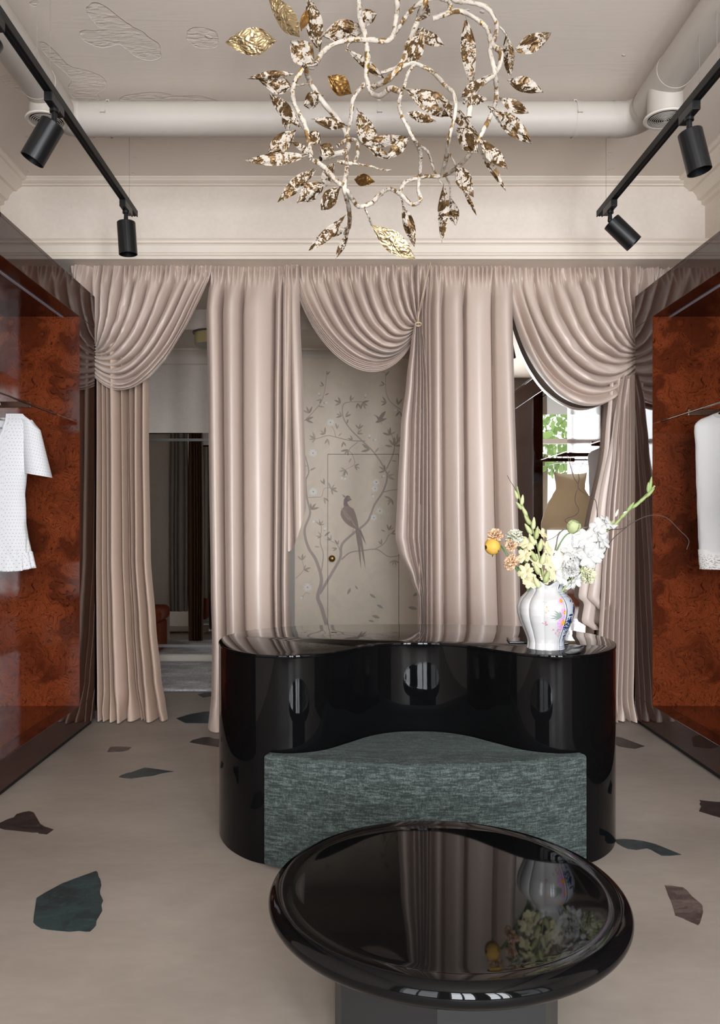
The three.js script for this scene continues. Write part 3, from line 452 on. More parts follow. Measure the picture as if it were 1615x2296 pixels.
// hangings seen only in the fitting area's mirror
{
  tag(obj('curtain_rail', rod(V3(-2.55, 2.35, -6.3), V3(-1.6, 2.35, -6.3), .012), M.bronze), 'dark rail carrying the brown drape in the fitting area', 'rail');
  const flat = (x0, x1, y0, y1, d, cuts, seed, amp) => grid(80, 60, (u, v) => { const [f] = ridge(clamp(u + .02 * Math.sin(v * 4 + seed) * Math.sin(Math.PI * u)), cuts); return [lerp(x0, x1, u) + .02 * Math.sin(v * 3) * (u - .5), lerp(y1, y0, v), -d - amp * f]; }, (u, v) => [u, v * 3]);
  tag(obj('curtain', flat(-1.76, -1.6, .01, 2.34, 6.28, evenCuts(5, 4), 2, .05), std({ color: 0x6a4630, roughness: .8, side: THREE.DoubleSide })), 'dark brown drape reflected in the fitting area mirror', 'curtain');
  tag(obj('curtain', flat(-1.97, -1.77, .35, 2.34, 6.28, evenCuts(4, 6), 5, .045), std({ color: 0x9a9088, roughness: .7, side: THREE.DoubleSide })), 'short grey hanging cloth reflected in the fitting area mirror', 'curtain');
  struct(obj('wall_return', bx(-2.6, -1.99, 0, 3.17, 6.2, 6.26), M.plaster), 'short beige wall return in the fitting area');
}

// ================================================================ reception desk with its bench
const dx = .31, DH = .824;
const halfFront = [[0, 3.40], [.11, 3.385], [.21, 3.325], [.31, 3.215], [.41, 3.115], [.53, 3.075], [.66, 3.105], [.775, 3.215]], halfBack = [[.845, 3.36], [.867, 3.5], [.845, 3.66], [.745, 3.83], [.56, 3.95], [.3, 4.01], [0, 4.025]];
{
  const desk = thing('reception_desk', 'glossy black kidney shaped desk with a built-in grey green bench', 'desk');
  const right = [...halfFront, ...halfBack], all = [...right, ...right.slice(1, -1).reverse().map(([x, d]) => [-x, d])];
  const curve = new THREE.CatmullRomCurve3(all.map(([x, d]) => V3(x + dx, 0, -d)), true, 'centripetal'), pts = curve.getSpacedPoints(260).slice(0, -1);
  const flat = (o, d) => { const s = new THREE.Shape(pts.map(p => new THREE.Vector2(p.x, -p.z))); const g = new THREE.ExtrudeGeometry(s, { depth: d, ...o }); g.rotateX(-Math.PI / 2); return g; };
  const body = toCreasedNormals(flat({ bevelEnabled: false }, DH - .014).translate(0, .002, 0), .6);
  obj('body', body, M.lacquer, desk);
  const top = toCreasedNormals(flat({ bevelEnabled: true, bevelThickness: .0018, bevelSize: .0018, bevelSegments: 2 }, .008).translate(0, DH - .0098, 0), .6);
  obj('countertop', top, M.lacquer, desk);
  // bench: back edge follows the hollow of the desk, front edge bows out
  const SH = .445, hollow = new THREE.CatmullRomCurve3([...halfFront.slice(1, 7).reverse().map(([x, d]) => [-x, d]), ...halfFront.slice(0, 7)].map(([x, d]) => V3(x + dx, 0, -d)), false, 'centripetal').getSpacedPoints(120);
  const inner = hollow.filter(p => Math.abs(p.x - dx) < .615).map(p => [p.x, -p.z - .002]), n = 40, front = [];
  for (let i = 0; i <= n; i++) { const t = i / n * 2 - 1; front.push([dx + t * .625, 3.052 - .135 * (1 - t * t)]); }
  const bench = (inset, y0, y1, bev) => { const s = new THREE.Shape([...front, ...inner.slice().reverse()].map(([x, d]) => new THREE.Vector2(x, d))); const g = new THREE.ExtrudeGeometry(s, { depth: y1 - y0 - 2 * bev, bevelEnabled: true, bevelThickness: bev, bevelSize: bev, bevelOffset: -bev, bevelSegments: 4 }); g.rotateX(-Math.PI / 2); g.translate(0, y0 + bev, 0); return toCreasedNormals(g, .7); };
  const g = boxUV(bench(0, .012, SH, .014), .5);
  obj('bench_seat', g, M.boucle, desk).userData.label = 'grey green woven upholstered bench';
}
// ================================================================ round table
{
  const R = .452, h = .42, c = V3(.257, 0, -2.01), t = thing('coffee_table', 'round glossy black low table in front of the bench', 'table', [c.x, 0, c.z]);
  const prof = [[0, h - .06], [R - .09, h - .06], [R - .05, h - .058]]; for (let i = 0; i <= 18; i++) { const a = -1.35 + i / 18 * 2.75; prof.push([R - .034 + .034 * Math.cos(a), h - .029 + .03 * Math.sin(a)]); } prof.push([R - .05, h - .001], [R - .055, h - .0022], [R - .06, h - .0028], [R - .08, h - .003], [0, h - .003]);
  obj('table_top', new THREE.LatheGeometry(prof.map(a => new THREE.Vector2(...a)), 160), M.lacquer, t);
  const s = new THREE.Shape([-104, -66, -11, 43, 95, 150, 205].map(a => new THREE.Vector2(.29 * Math.sin(a * Math.PI / 180), -.29 * Math.cos(a * Math.PI / 180))));
  const g = new THREE.ExtrudeGeometry(s, { depth: h - .064, bevelEnabled: true, bevelThickness: .001, bevelSize: .003, bevelSegments: 2 }); g.rotateX(-Math.PI / 2); g.translate(0, .002, 0);
  obj('pedestal', toCreasedNormals(g, .4), phys({ color: 0x1c1d1e, roughness: .4 }), t);
}
// ================================================================ rug, ottoman, ceiling lamp of the fitting area
{
  const rugTex = dataTex(512, 512, (x, y) => { const n = fbm(x * 6, y * 12, 12, 4, 33), f = fbm(x * 90, y * 90, 90, 2, 34), k = (n - .5) * 90 + (f - .5) * 60; return [196 + k, 194 + k, 196 + k]; });
  const rug = tag(obj('rug', boxUV(bx(-2.55, -.98, .001, .024, 6.24, 7.5, .01), 1.1), std({ map: rugTex, roughness: 1, bumpMap: rugTex, bumpScale: .006 })), 'soft mottled grey rug in front of the wide mirror', 'rug');
  const fabric = std({ map: dataTex(256, 256, (x, y) => { const f = fbm(x * 60, y * 60, 60, 3, 44); return mix3([120, 52, 26], [184, 92, 52], f); }), roughness: .95 });
  const o = thing('ottoman', 'rust orange upholstered ottoman mirrored beside the taupe curtain', 'ottoman', [-2.15, .024, -6.92]);
  obj('base', boxUV(new RoundedBoxGeometry(.5, .3, .42, 4, .03).translate(0, .15, 0), .4), fabric, o);
  obj('cushion', boxUV(new RoundedBoxGeometry(.56, .15, .48, 5, .06).translate(0, .376, 0), .4), fabric, o);
  const p = P(474, 742, 6.85), l = thing('ceiling_lamp', 'round flush lamp with a yellowish side on the fitting area ceiling', 'lamp', [p.x, 0, p.z]);
  obj('base', new THREE.CylinderGeometry(.16, .16, .012, 48).translate(0, 2.993, 0), std({ color: 0x5a5148, roughness: .5 }), l);
  obj('shade', new THREE.CylinderGeometry(.142, .142, .1, 48, 1, true).translate(0, 2.937, 0), std({ color: 0xbfae7c, roughness: .6, side: THREE.DoubleSide }), l);
  obj('diffuser', new THREE.CylinderGeometry(.141, .141, .006, 48).translate(0, 2.89, 0), std({ color: 0xb3aca2, roughness: .5 }), l);
}
// ================================================================ air ducts
{
  const duct = thing('air_duct', 'cream painted round air duct running below the ceiling with ring grilles', 'duct'), y = 3.521, r = .088, xl = -1.52, xr = 1.585, d = 4.25;
  obj('pipe', rod(V3(xl + .13, y, -d), V3(xr - .13, y, -d), r, 48), M.duct, duct);
  obj('pipe', rod(V3(xl, y, -4.14), V3(xl, y, 1.5), r, 48), M.duct, duct);
  obj('pipe', rod(V3(xr, y, -4.14), V3(xr, y, 1.5), r, 48), M.duct, duct);
  for (const [x, s] of [[xl, 1], [xr, -1]]) {
    obj('elbow', tube([V3(x, y, -4.1), V3(x, y, -4.17), V3(x + s * .03, y, -4.22), V3(x + s * .08, y, -4.25), V3(x + s * .15, y, -4.25)], r * 1.02, 20, 40), M.duct, duct);
    const gd = s > 0 ? 4.0 : 3.9, gy = s > 0 ? 3.385 : 3.345;
    obj('stub', [rod(V3(x, gy + .03, -gd), V3(x, y, -gd), r * .95, 48), new THREE.CylinderGeometry(r * .95, r * .95, .03, 48, 1, true).translate(x, gy + .015, -gd), rod(V3(x, y, -gd + .12), V3(x, y, -gd - .12), r * 1.025, 48)], M.duct, duct);
    const gr = obj('grille', new THREE.LatheGeometry([[.088, .012], [.1, .008], [.104, 0], [.1, -.006], [.086, -.004], [.082, .004], [.082, .014]].map(a => new THREE.Vector2(...a)), 64).translate(x, gy, -gd), std({ color: 0xd6cdc3, roughness: .45, side: THREE.DoubleSide }), duct);
    obj('grille_back', new THREE.CylinderGeometry(.083, .083, .004, 40).translate(x, gy + .027, -gd), std({ color: 0x2c2825, roughness: .9 }), gr);
    for (let k = 0; k < 8; k++) obj('ring', new THREE.TorusGeometry(.076 - k * .0098,   .0019, 6, 48).rotateX(Math.PI / 2).translate(x, gy - .004 - k * .0008, -gd), M.duct, gr);
  }
  for (const px of [242, 850, 1290]) { const x = P(px, 0, d).x; obj('clamp', [new THREE.CylinderGeometry(r + .003, r + .003, .022, 48, 1, true).rotateZ(Math.PI / 2).translate(x, y, -d), bx(x - .009, x + .009, y + r - .004, y + r + .018, d - .006, d + .006), bx(x - .013, x + .013, y - .01, y + .003, d - r - .012, d - r)], M.duct, duct); }
  for (const x of [P(585, 0, d).x, P(1000, 0, d).x]) obj('seam', new THREE.CylinderGeometry(r + .0012, r + .0012, .004, 48, 1, true).rotateZ(Math.PI / 2).translate(x, y, -d), M.duct, duct);
}
// ================================================================ track lights
const TY = 3.19;
function track(x, label, wires, rose) {
  const t = thing('light_track', label, 'light track'), w = .018;
  obj('rail', [bx(x - w, x + w, TY, TY + .03, .4, 4.74), bx(x - w, x - w + .005, TY - .006, TY, .4, 4.74), bx(x + w - .005, x + w, TY - .006, TY, .4, 4.74), bx(x - .004, x + .004, TY - .003, TY, .4, 4.74)], M.blacktrack, t);
  for (const d of wires) { obj('wire', rod(V3(x, TY + .03, -d), V3(x, 3.68, -d), .0011, 6), M.wire, t); obj('rose', new THREE.CylinderGeometry(.032, .028, .02, 28).translate(x, 3.67, -d), M.blacktrack, t); }
}
track(-1.27, 'black light track over the cabinet with the dotted dress', [4.62, 3.38, 3.24]);
track(1.53, 'black light track over the cabinet with the lace hemmed dress', [4.62, 3.4, 3.24]);
function spot(x, d, dir, label) {
  const s = thing('spotlight', label, 'spotlight', [x, TY - .004, -d], 'black cylinder spotlights'), v = V3(...dir).normalize(), j = V3(0, -.095, 0);
  obj('adapter', new RoundedBoxGeometry(.036, .042, .15, 2, .004).translate(0, -.021, 0), M.blackmetal, s);
  obj('arm', [rod(V3(0, -.04, 0), V3(0, -.055, 0), .02, 20), rod(V3(0, -.05, 0), j, .011, 16, .013), new THREE.SphereGeometry(.014, 16, 12).translate(0, -.095, 0)], M.blackmetal, s);
  const top = j.clone().addScaledVector(v, .01), g = new THREE.LatheGeometry([[0, 0], [.05, 0], [.0525, .003], [.0525, .185], [.049, .185], [.049, .15], [.03, .12], [0, .118]].map(a => new THREE.Vector2(...a)), 48);
  g.applyQuaternion(new THREE.Quaternion().setFromUnitVectors(V3(0, 1, 0), v)); g.translate(top.x, top.y, top.z);
  obj('housing', toCreasedNormals(g, .5), M.blackmetal, s);
}
spot(-1.27, 4.55, [.06, -1, -.02], 'black spotlight at the track end above the swag by the taupe curtain');
spot(-1.27, 3.43, [-.55, -1, .05], 'black spotlight hanging beside a ring grille, tilted towards the dotted dress');
spot(-1.27, 2.82, [-.5, -1, .2], 'black spotlight next along the track from the one tilted to the dotted dress');
spot(1.53, 4.55, [.75, -.8, .1], 'black spotlight at the track end, steeply tilted above the swag over the mirror');
spot(1.53, 3.5, [.22, -1, .05], 'black spotlight beside a ring grille above the lace hemmed dress');

// ================================================================ chandelier of gilded branches and leaves
{
  const D = 3.0, zp = (x, y, dz = 0) => { const q = P(480 + x / 2.01875, y / 2.01875, D); const k = (D + dz) / D; return V3(q.x * k, EYE + (q.y - EYE) * k, q.z * k); };
  const ch = thing('chandelier', 'sculptural chandelier of gilded twisting branches and metal leaves', 'chandelier');
  const dzAt = (x, y, s) => .34 * (fbm(x * .0035 + s * 1.7, y * .0035 + s * .9, 4096, 2, 55) - .5) * 2;
  const depthOf = {};
  const B = [
    [12, [[640, -120], [655, 0], [662, 90], [685, 160], [695, 260], [690, 350], [715, 420], [760, 430], [800, 400], [850, 420]]],
    [9, [[850, 420], [840, 450], [850, 520], [900, 620], [935, 700], [930, 800], [925, 860], [935, 905], [900, 925], [845, 880]]],
    [9, [[845, 880], [800, 855], [750, 880], [710, 920], [660, 935], [625, 900], [600, 860], [545, 810], [490, 750], [440, 720]]],
    [13, [[720, 395], [800, 350], [850, 290], [880, 200], [920, 100], [960, 0], [985, -90]]],
    [9, [[840, 880], [860, 830], [950, 800], [1030, 795], [1110, 750], [1170, 680], [1220, 590], [1255, 520]]],
    [9, [[1030, 795], [1050, 720], [1065, 620], [1090, 520], [1090, 440], [1040, 380], [980, 320], [900, 285], [850, 300], [760, 330]]],
    [12, [[410, 300], [440, 380], [500, 470], [560, 540], [600, 610], [600, 680], [540, 700], [480, 720]]],
    [10, [[440, 720], [430, 640], [410, 560], [365, 470], [360, 390], [400, 310]]],
    [11, [[830, -80], [830, 0], [825, 80], [795, 180], [700, 180], [620, 180], [540, 200], [490, 240], [460, 290]]],
    [12, [[990, 85], [1060, 60], [1110, 50], [1170, 75], [1230, 120], [1260, 200], [1300, 240], [1275, 330], [1200, 390], [1160, 480], [1155, 530]]],
    [10, [[1040, -60], [1090, 0], [1160, 10], [1240, 40], [1280, 110], [1275, 160], [1250, 230], [1270, 320], [1280, 420], [1260, 510]]],
    [9, [[795, 180], [840, 120], [880, 60], [940, 10], [1000, -10], [1070, 20], [1060, 60]]],
    [9, [[600, 610], [620, 540], [630, 450], [680, 380]]],
    [10, [[600, 690], [600, 770], [590, 850], [610, 940], [612, 1020], [595, 1060]]],
    [8, [[560, 660], [600, 635], [640, 635], [650, 700], [620, 740], [560, 730]]],
    [7, [[860, 400], [880, 330], [910, 290]]],
    [5, [[930, 660], [970, 690], [1000, 780], [1030, 830]]],
    [3.5, [[630, 740], [700, 750], [760, 768], [800, 770]]],
    [6, [[1280, 340], [1230, 350], [1180, 400], [1130, 470]]],
    [4, [[680, 935], [700, 980], [715, 1020]]], [4, [[600, 230], [610, 200], [640, 185]]], [4, [[1280, 110], [1320, 150], [1330, 230]]], [4, [[360, 390], [390, 385], [425, 378]]], [5, [[480, 240], [460, 290], [410, 300]]], [3.5, [[1065, 690], [1090, 740], [1120, 840]]], [3.5, [[1050, 800], [1068, 840], [1070, 890]]], [3.5, [[845, 880], [852, 910], [856, 930]]],
  ];
  const nodes = [];
  B.forEach(([r, pts], i) => {
    const q = pts.map(([x, y]) => { const v = zp(x, y, dzAt(x, y, 0)); nodes.push([x, y, dzAt(x, y, 0)]); return v; });
    const g = tube(q, r / 2.01875 / F * D, Math.max(24, pts.length * 10), 9, t => .85 + .35 * fbm(t * 9, i, 4096, 2, 8)); const uv = g.attributes.uv; for (let k = 0; k < uv.count; k++) uv.setXY(k, uv.getX(k) * pts.length * .22 + i * .13, uv.getY(k) * .16 + i * .3);
    const p = g.attributes.position, n = g.attributes.normal; for (let k = 0; k < p.count; k++) { const e = (fbm(uv.getX(k) * 60, Math.cos(uv.getY(k) * 39) * 2, 4096, 2, 6) - .5) * .005; p.setXYZ(k, p.getX(k) + n.getX(k) * e, p.getY(k) + n.getY(k) * e, p.getZ(k) + n.getZ(k) * e); } g.computeVertexNormals();
    obj('branch', g, M.branch, ch);
  });
  obj('hanging_rod', rod(V3(zp(900, -90).x, 3.38, -D), V3(zp(900, -90).x, 3.69, -D), .008), M.bronze, ch);
  // leaves: base, tip, width, gilded all over?
  const L = [[285, 185, 52, 192, 112, 1], [390, 170, 240, -30, 92, 1], [480, 240, 425, -20, 80, 0], [485, 160, 690, 128, 96, 0], [655, 100, 738, 62, 70, 0], [455, 292, 345, 185, 105, 0], [370, 335, 148, 356, 36, 0], [355, 392, 203, 360, 78, 0], [622, 425, 514, 345, 84, 2], [602, 222, 772, 356, 44, 0], [872, 302, 950, 118, 84, 0], [898, 125, 1042, 206, 58, 0], [1138, 75, 1170, 412, 70, 0], [1355, 232, 1532, 148, 80, 0], [1322, 150, 1342, 352, 58, 0], [1328, 362, 1492, 418, 64, 0], [1290, 440, 1426, 512, 56, 0], [1240, 480, 1442, 652, 74, 0], [865, 402, 1105, 522, 92, 0], [1018, 445, 1205, 625, 48, 0], [1195, 620, 1330, 766, 56, 0], [868, 510, 1006, 550, 42, 0], [645, 488, 735, 698, 86, 0], [665, 655, 885, 622, 52, 0], [885, 622, 780, 720, 52, 0], [1098, 578, 1196, 692, 76, 0], [1198, 668, 1322, 866, 34, 0], [402, 585, 250, 422, 58, 0], [340, 588, 308, 510, 42, 0], [495, 430, 408, 478, 70, 0], [440, 538, 604, 570, 48, 0], [372, 588, 244, 694, 74, 0], [432, 702, 138, 726, 54, 0], [445, 700, 348, 638, 30, 0], [452, 762, 288, 916, 58, 0], [502, 828, 376, 918, 78, 0], [575, 842, 486, 952, 66, 0], [462, 768, 378, 842, 26, 0], [548, 728, 496, 850, 56, 0], [480, 655, 545, 700, 66, 0], [635, 812, 728, 824, 54, 2], [597, 972, 428, 1136, 50, 0], [608, 1030, 510, 1072, 32, 0], [612, 1048, 550, 1172, 34, 0], [712, 1018, 912, 1174, 90, 1], [852, 925, 908, 1118, 60, 0], [1040, 828, 1032, 1098, 56, 0], [1066, 888, 1096, 1022, 56, 0], [1092, 748, 1176, 892, 72, 0], [1118, 838, 1190, 978, 20, 0], [1128, 450, 1238, 448, 38, 0], [1118, 440, 1226, 352, 44, 0], [425, 600, 482, 650, 62, 0], [395, 140, 420, 40, 40, 2], [930, 95, 968, 20, 60, 0], [800, 720, 690, 660, 40, 0]];
  const r = rng(4);
  L.forEach(([x0, y0, x1, y1, w, gold], i) => {
    let bd = 0, best = 1e9; for (const [x, y, z] of nodes) { const q = (x - x0) ** 2 + (y - y0) ** 2; if (q < best) { best = q; bd = z; } }
    const a = zp(x0, y0, bd), b = zp(x1, y1, bd + (r() - .5) * .12), ax = b.clone().sub(a), len = ax.length(); ax.normalize();
    const view = a.clone().sub(V3(0, EYE, 0)).normalize(), side = ax.clone().cross(view).normalize(), nor = side.clone().cross(ax).normalize(), ww = w / 2.01875 / F * D, tilt = (r() - .5) * .7; side.multiplyScalar(Math.cos(tilt)).addScaledVector(nor, Math.sin(tilt)).normalize(); const n2 = side.clone().cross(ax).normalize();
    const bend = (r() - .5) * .1 * len * 2, fold = .12 + r() * .3, pk = .42 + r() * .14, ou = r() * 4, ov = r() * 4;
    const g = grid(10, 18, (u, v) => {
      const s = u * 2 - 1, prof = v < pk ? Math.sin(v / pk * Math.PI / 2) ** 1.05 : (1 - ((v - pk) / (1 - pk)) ** 1.7), half = ww / 2 * Math.max(prof, .03) * (1 + .12 * (fbm(v * 7, i + (s > 0 ? 3 : 0), 4096, 2, 3) - .5));
      const q = a.clone().addScaledVector(ax, v * len).addScaledVector(side, s * half * (1 + .0)).addScaledVector(n2, Math.abs(s) * half * fold + bend * Math.sin(v * Math.PI) * .5 + ww * .16 * (fbm(u * 3 + i, v * 5, 4096, 2, 12) - .5)); return [q.x, q.y, q.z];
    }, (u, v) => [ou + u * ww * 5, ov + v * len * 4]);
    obj('leaf', g, gold === 1 ? M.goldleaf : gold === 2 ? M.goldleaf2 || (M.goldleaf2 = std({ color: 0x9a7648, metalness: 1, roughness: .42, bumpMap: crumple, bumpScale: .006, side: THREE.DoubleSide })) : M.leaf, ch);
  });
}

// ================================================================ garments in the cabinets
// a hollow garment from rings: rows of [y, half width, half depth, x shift]
function garment(rows, opt = {}) {
  const { nu = 72, nv = 60, topFront = 0, topBack = 0, wrinkle = .006, seed = 1, frill = 0, vee = 0 } = opt, y0 = rows[0][0], y1 = rows[rows.length - 1][0];
  return grid(nu, nv, (u, v) => {
    const th = u * Math.PI * 2, cx = Math.sin(th), cz = Math.cos(th); let drop = cz > 0 ? topFront * Math.pow(Math.max(0, 1 - Math.abs(cx) * vee), 1) * (vee ? 1 : cz) : topBack * -cz;
    const y = lerp(y0 - drop, y1, v), f = (y0 - y) / (y0 - y1) * (rows.length - 1); let i = 0; while (i < rows.length - 2 && y < rows[i + 1][0]) i++;
    const a = rows[i], b = rows[i + 1], t = sstep(0, 1, clamp((a[0] - y) / (a[0] - b[0]))) * .5 + .5 * clamp((a[0] - y) / (a[0] - b[0]));
    const hw = lerp(a[1], b[1], t), hd = lerp(a[2], b[2], t), w = 1 + (fbm(u * 12, v * 5 + seed, 12, 3, seed) - .5) * wrinkle * 8 * v + frill * Math.sin(u * 26 * 3.14) * Math.max(0, v - .86);
    return [hw * Math.sign(cx) * Math.pow(Math.abs(cx), .8) * w, y, hd * cz * w];
  }, (u, v) => [u * 1.1, v * .9]);
}
const dotTex = canvasTex(256, 256, (c) => { c.fillStyle = '#dfdfe1'; c.fillRect(0, 0, 256, 256); c.fillStyle = '#7d7d84'; for (let j = 0; j < 12; j++) for (let i = 0; i < 12; i++) { c.save(); c.translate((i + (j % 2) * .5) * 21.33 + 6, j * 21.33 + 8); c.rotate(.3); c.fillRect(-2.4, -1.6, 4.8, 3.2); c.restore(); } });
dotTex.wrapS = dotTex.wrapT = THREE.RepeatWrapping; dotTex.repeat.set(4, 4);
M.dots = std({ map: dotTex, roughness: .75, side: THREE.DoubleSide });
M.whitecloth = phys({ color: 0xe4e2e1, roughness: .8, transmission: .25, thickness: 0, side: THREE.DoubleSide });
M.clear = phys({ color: 0xffffff, transmission: 1, roughness: .03, thickness: .01, ior: 1.49 });
function hanger(x, y, d, w, label, mat, drop = .1) {
  const h = thing('clothes_hanger', label, 'hanger', [x, y, -d]);
  obj('hook', tube([V3(.022, .048, 0), V3(.016, .066, 0), V3(0, .072, 0), V3(-.018, .064, 0), V3(-.02, .046, 0), V3(-.008, .03, 0), V3(0, .016, 0), V3(0, -.03, 0)], .0025, 40, 8), M.chrome, h);
  obj('arms', tube([V3(-w, -drop, 0), V3(-w * .55, -drop * .62, 0), V3(-.03, -.036, 0), V3(0, -.03, 0), V3(.03, -.036, 0), V3(w * .55, -drop * .62, 0), V3(w, -drop, 0)], .006, 50, 10), mat, h);
  return h;
}
{ // dotted wrap dress, left
  const d = 4.5, x = -2.005, g = thing('dotted_dress', 'white short sleeved wrap dress with tiny dark dots', 'dress', [x, 0, -d]);
  const Y = (py) => EYE - (py - VY) / F * d, K = d / F;
  obj('bodice', garment([[Y(928), 62 * K, .012], [Y(950), 88 * K, .04], [Y(985), 82 * K, .055], [Y(1030), 76 * K, .06], [Y(1072), 70 * K, .06], [Y(1110), 66 * K, .055], [Y(1170), 70 * K, .06], [Y(1225), 78 * K, .07], [Y(1252), 81 * K, .07]], { topFront: .27, vee: 3.2, topBack: .02, seed: 3, wrinkle: .02, frill: .5 }), M.dots, g);
  for (const s of [1, -1]) obj('sleeve', grid(40, 24, (u, v) => { const th = u * Math.PI * 2, py = lerp(940, 1066, v), cxp = lerp(78, 98, v), hw = lerp(20, 29, v) * (1 + .04 * Math.sin(u * 19) * v), hd = lerp(.03, .075, v); const c = Math.cos(th), q = Math.sin(th); return [s * (cxp + hw * q - (v < .12 ? (.12 - v) * 90 * (q > 0 ? q : 0) : 0)) * K, Y(py + (1 - v) * (q > 0 ? 10 * q : 0) + 5 * q * v), hd * c]; }, (u, v) => [u * .6, v * .36]), M.dots, g);
  obj('hem_frill', grid(160, 10, (u, v) => { const th = u * Math.PI * 2, w = 1 + .05 * Math.sin(th * 17) * (.3 + v) + .03 * Math.sin(th * 7 + 1); return [Math.sin(th) * (82 + 4 * v) * K * w, Y(1240 + 36 * v + 4 * Math.sin(th * 3)), Math.cos(th) * (.072 + .01 * v) * w]; }, (u, v) => [u * 1.1, v * .1]), M.dots, g);
  obj('neck_lining', garment([[Y(938), 46 * K, .008], [Y(965), 44 * K, .01], [Y(1005), 40 * K, .012]], { seed: 5, wrinkle: .004 }).translate(0, 0, -.03), std({ color: 0xd2d2d4, roughness: .8, side: THREE.DoubleSide }), g);
  obj('neck_label', bx(-.032, .034, Y(961), Y(957), -.0, .001).translate(0, 0, -.012), std({ color: 0x8d929c, roughness: .8 }), g);
  hanger(x, 1.97, d + .02, 60 * K, 'chrome hanger inside the dotted dress', M.chrome, .062);
  tag(scene.children[scene.children.length - 1], 'chrome hanger inside the dotted dress', 'hanger');
}
{ // white dress with lace hem, right
  const d = 4.5, x = 2.235, K = d / F, Y = (py) => EYE - (py - VY) / F * d, g = thing('lace_hem_dress', 'white satin dress with a lace hem', 'dress', [x, 0, -d]);
  obj('bodice', garment([[Y(922), 34 * K, .01], [Y(932), 60 * K, .025], [Y(942), 84 * K, .04], [Y(953), 93 * K, .05], [Y(968), 94 * K, .055], [Y(1000), 91 * K, .06], [Y(1080), 88 * K, .06], [Y(1160), 86 * K, .065], [Y(1238), 84 * K, .07]], { topFront: .05, topBack: .02, seed: 7, wrinkle: .012 }), M.whitecloth, g);
  const lace = canvasTex(512, 256, (c) => { c.fillStyle = '#fff'; c.fillRect(0, 0, 512, 256); const r = rng(2); c.fillStyle = '#555'; for (let i = 0; i < 1500; i++) { c.beginPath(); c.arc(r() * 512, r() * 200, 1.5 + r() * 2, 0, 7); c.fill(); } c.strokeStyle = '#fff'; c.lineWidth = 7; for (let i = 0; i < 14; i++) { c.beginPath(); c.arc(i * 40 + 10, 215, 26, Math.PI, 0); c.stroke(); c.beginPath(); c.arc(i * 40 + 30, 160 + r() * 40, 14, 0, 7); c.stroke(); } }, false);
  obj('lace_hem', garment([[Y(1232), 84.5 * K, .0705], [Y(1256), 83 * K, .07], [Y(1276), 80 * K, .07]], { seed: 9, wrinkle: .004, nv: 16, frill: .15 }), std({ color: 0xdcd8d4, alphaMap: lace, transparent: true, roughness: .8, side: THREE.DoubleSide }), g);
  const h = hanger(x, 1.925, d + .02, 78 * K, 'clear hanger inside the lace hemmed white dress', M.clear, .03);
}
{ // beige dress seen in the mirror
  const d = 3.55, x = 2.125, g = thing('bustier_dress', 'beige bustier dress with a flared skirt reflected in the tall mirror', 'dress', [x, 0, -d]);
  const beige = phys({ color: 0xefdfc4, roughness: 1, transmission: .55, thickness: 0, side: THREE.DoubleSide });
  obj('bodice', garment([[1.83, .158, .05], [1.78, .152, .06], [1.72, .14, .06], [1.66, .136, .058]], { topFront: .06, topBack: .03, seed: 11, wrinkle: .004 }), beige, g);
  obj('skirt', garment([[1.662, .137, .059], [1.6, .17, .07], [1.52, .215, .085], [1.42, .25, .1], [1.34, .268, .11], [1.275, .272, .115]], { seed: 13, wrinkle: .016, frill: .1 }), beige, g);
  obj('strap', [rod(V3(-.15, 1.82, 0), V3(-.165, 1.9, 0), .002, 6), rod(V3(.15, 1.82, 0), V3(.165, 1.9, 0), .002, 6)], M.clear, g);
  hanger(x, 1.935, d, .2, 'clear hanger holding the beige bustier dress', M.clear, .05);
}

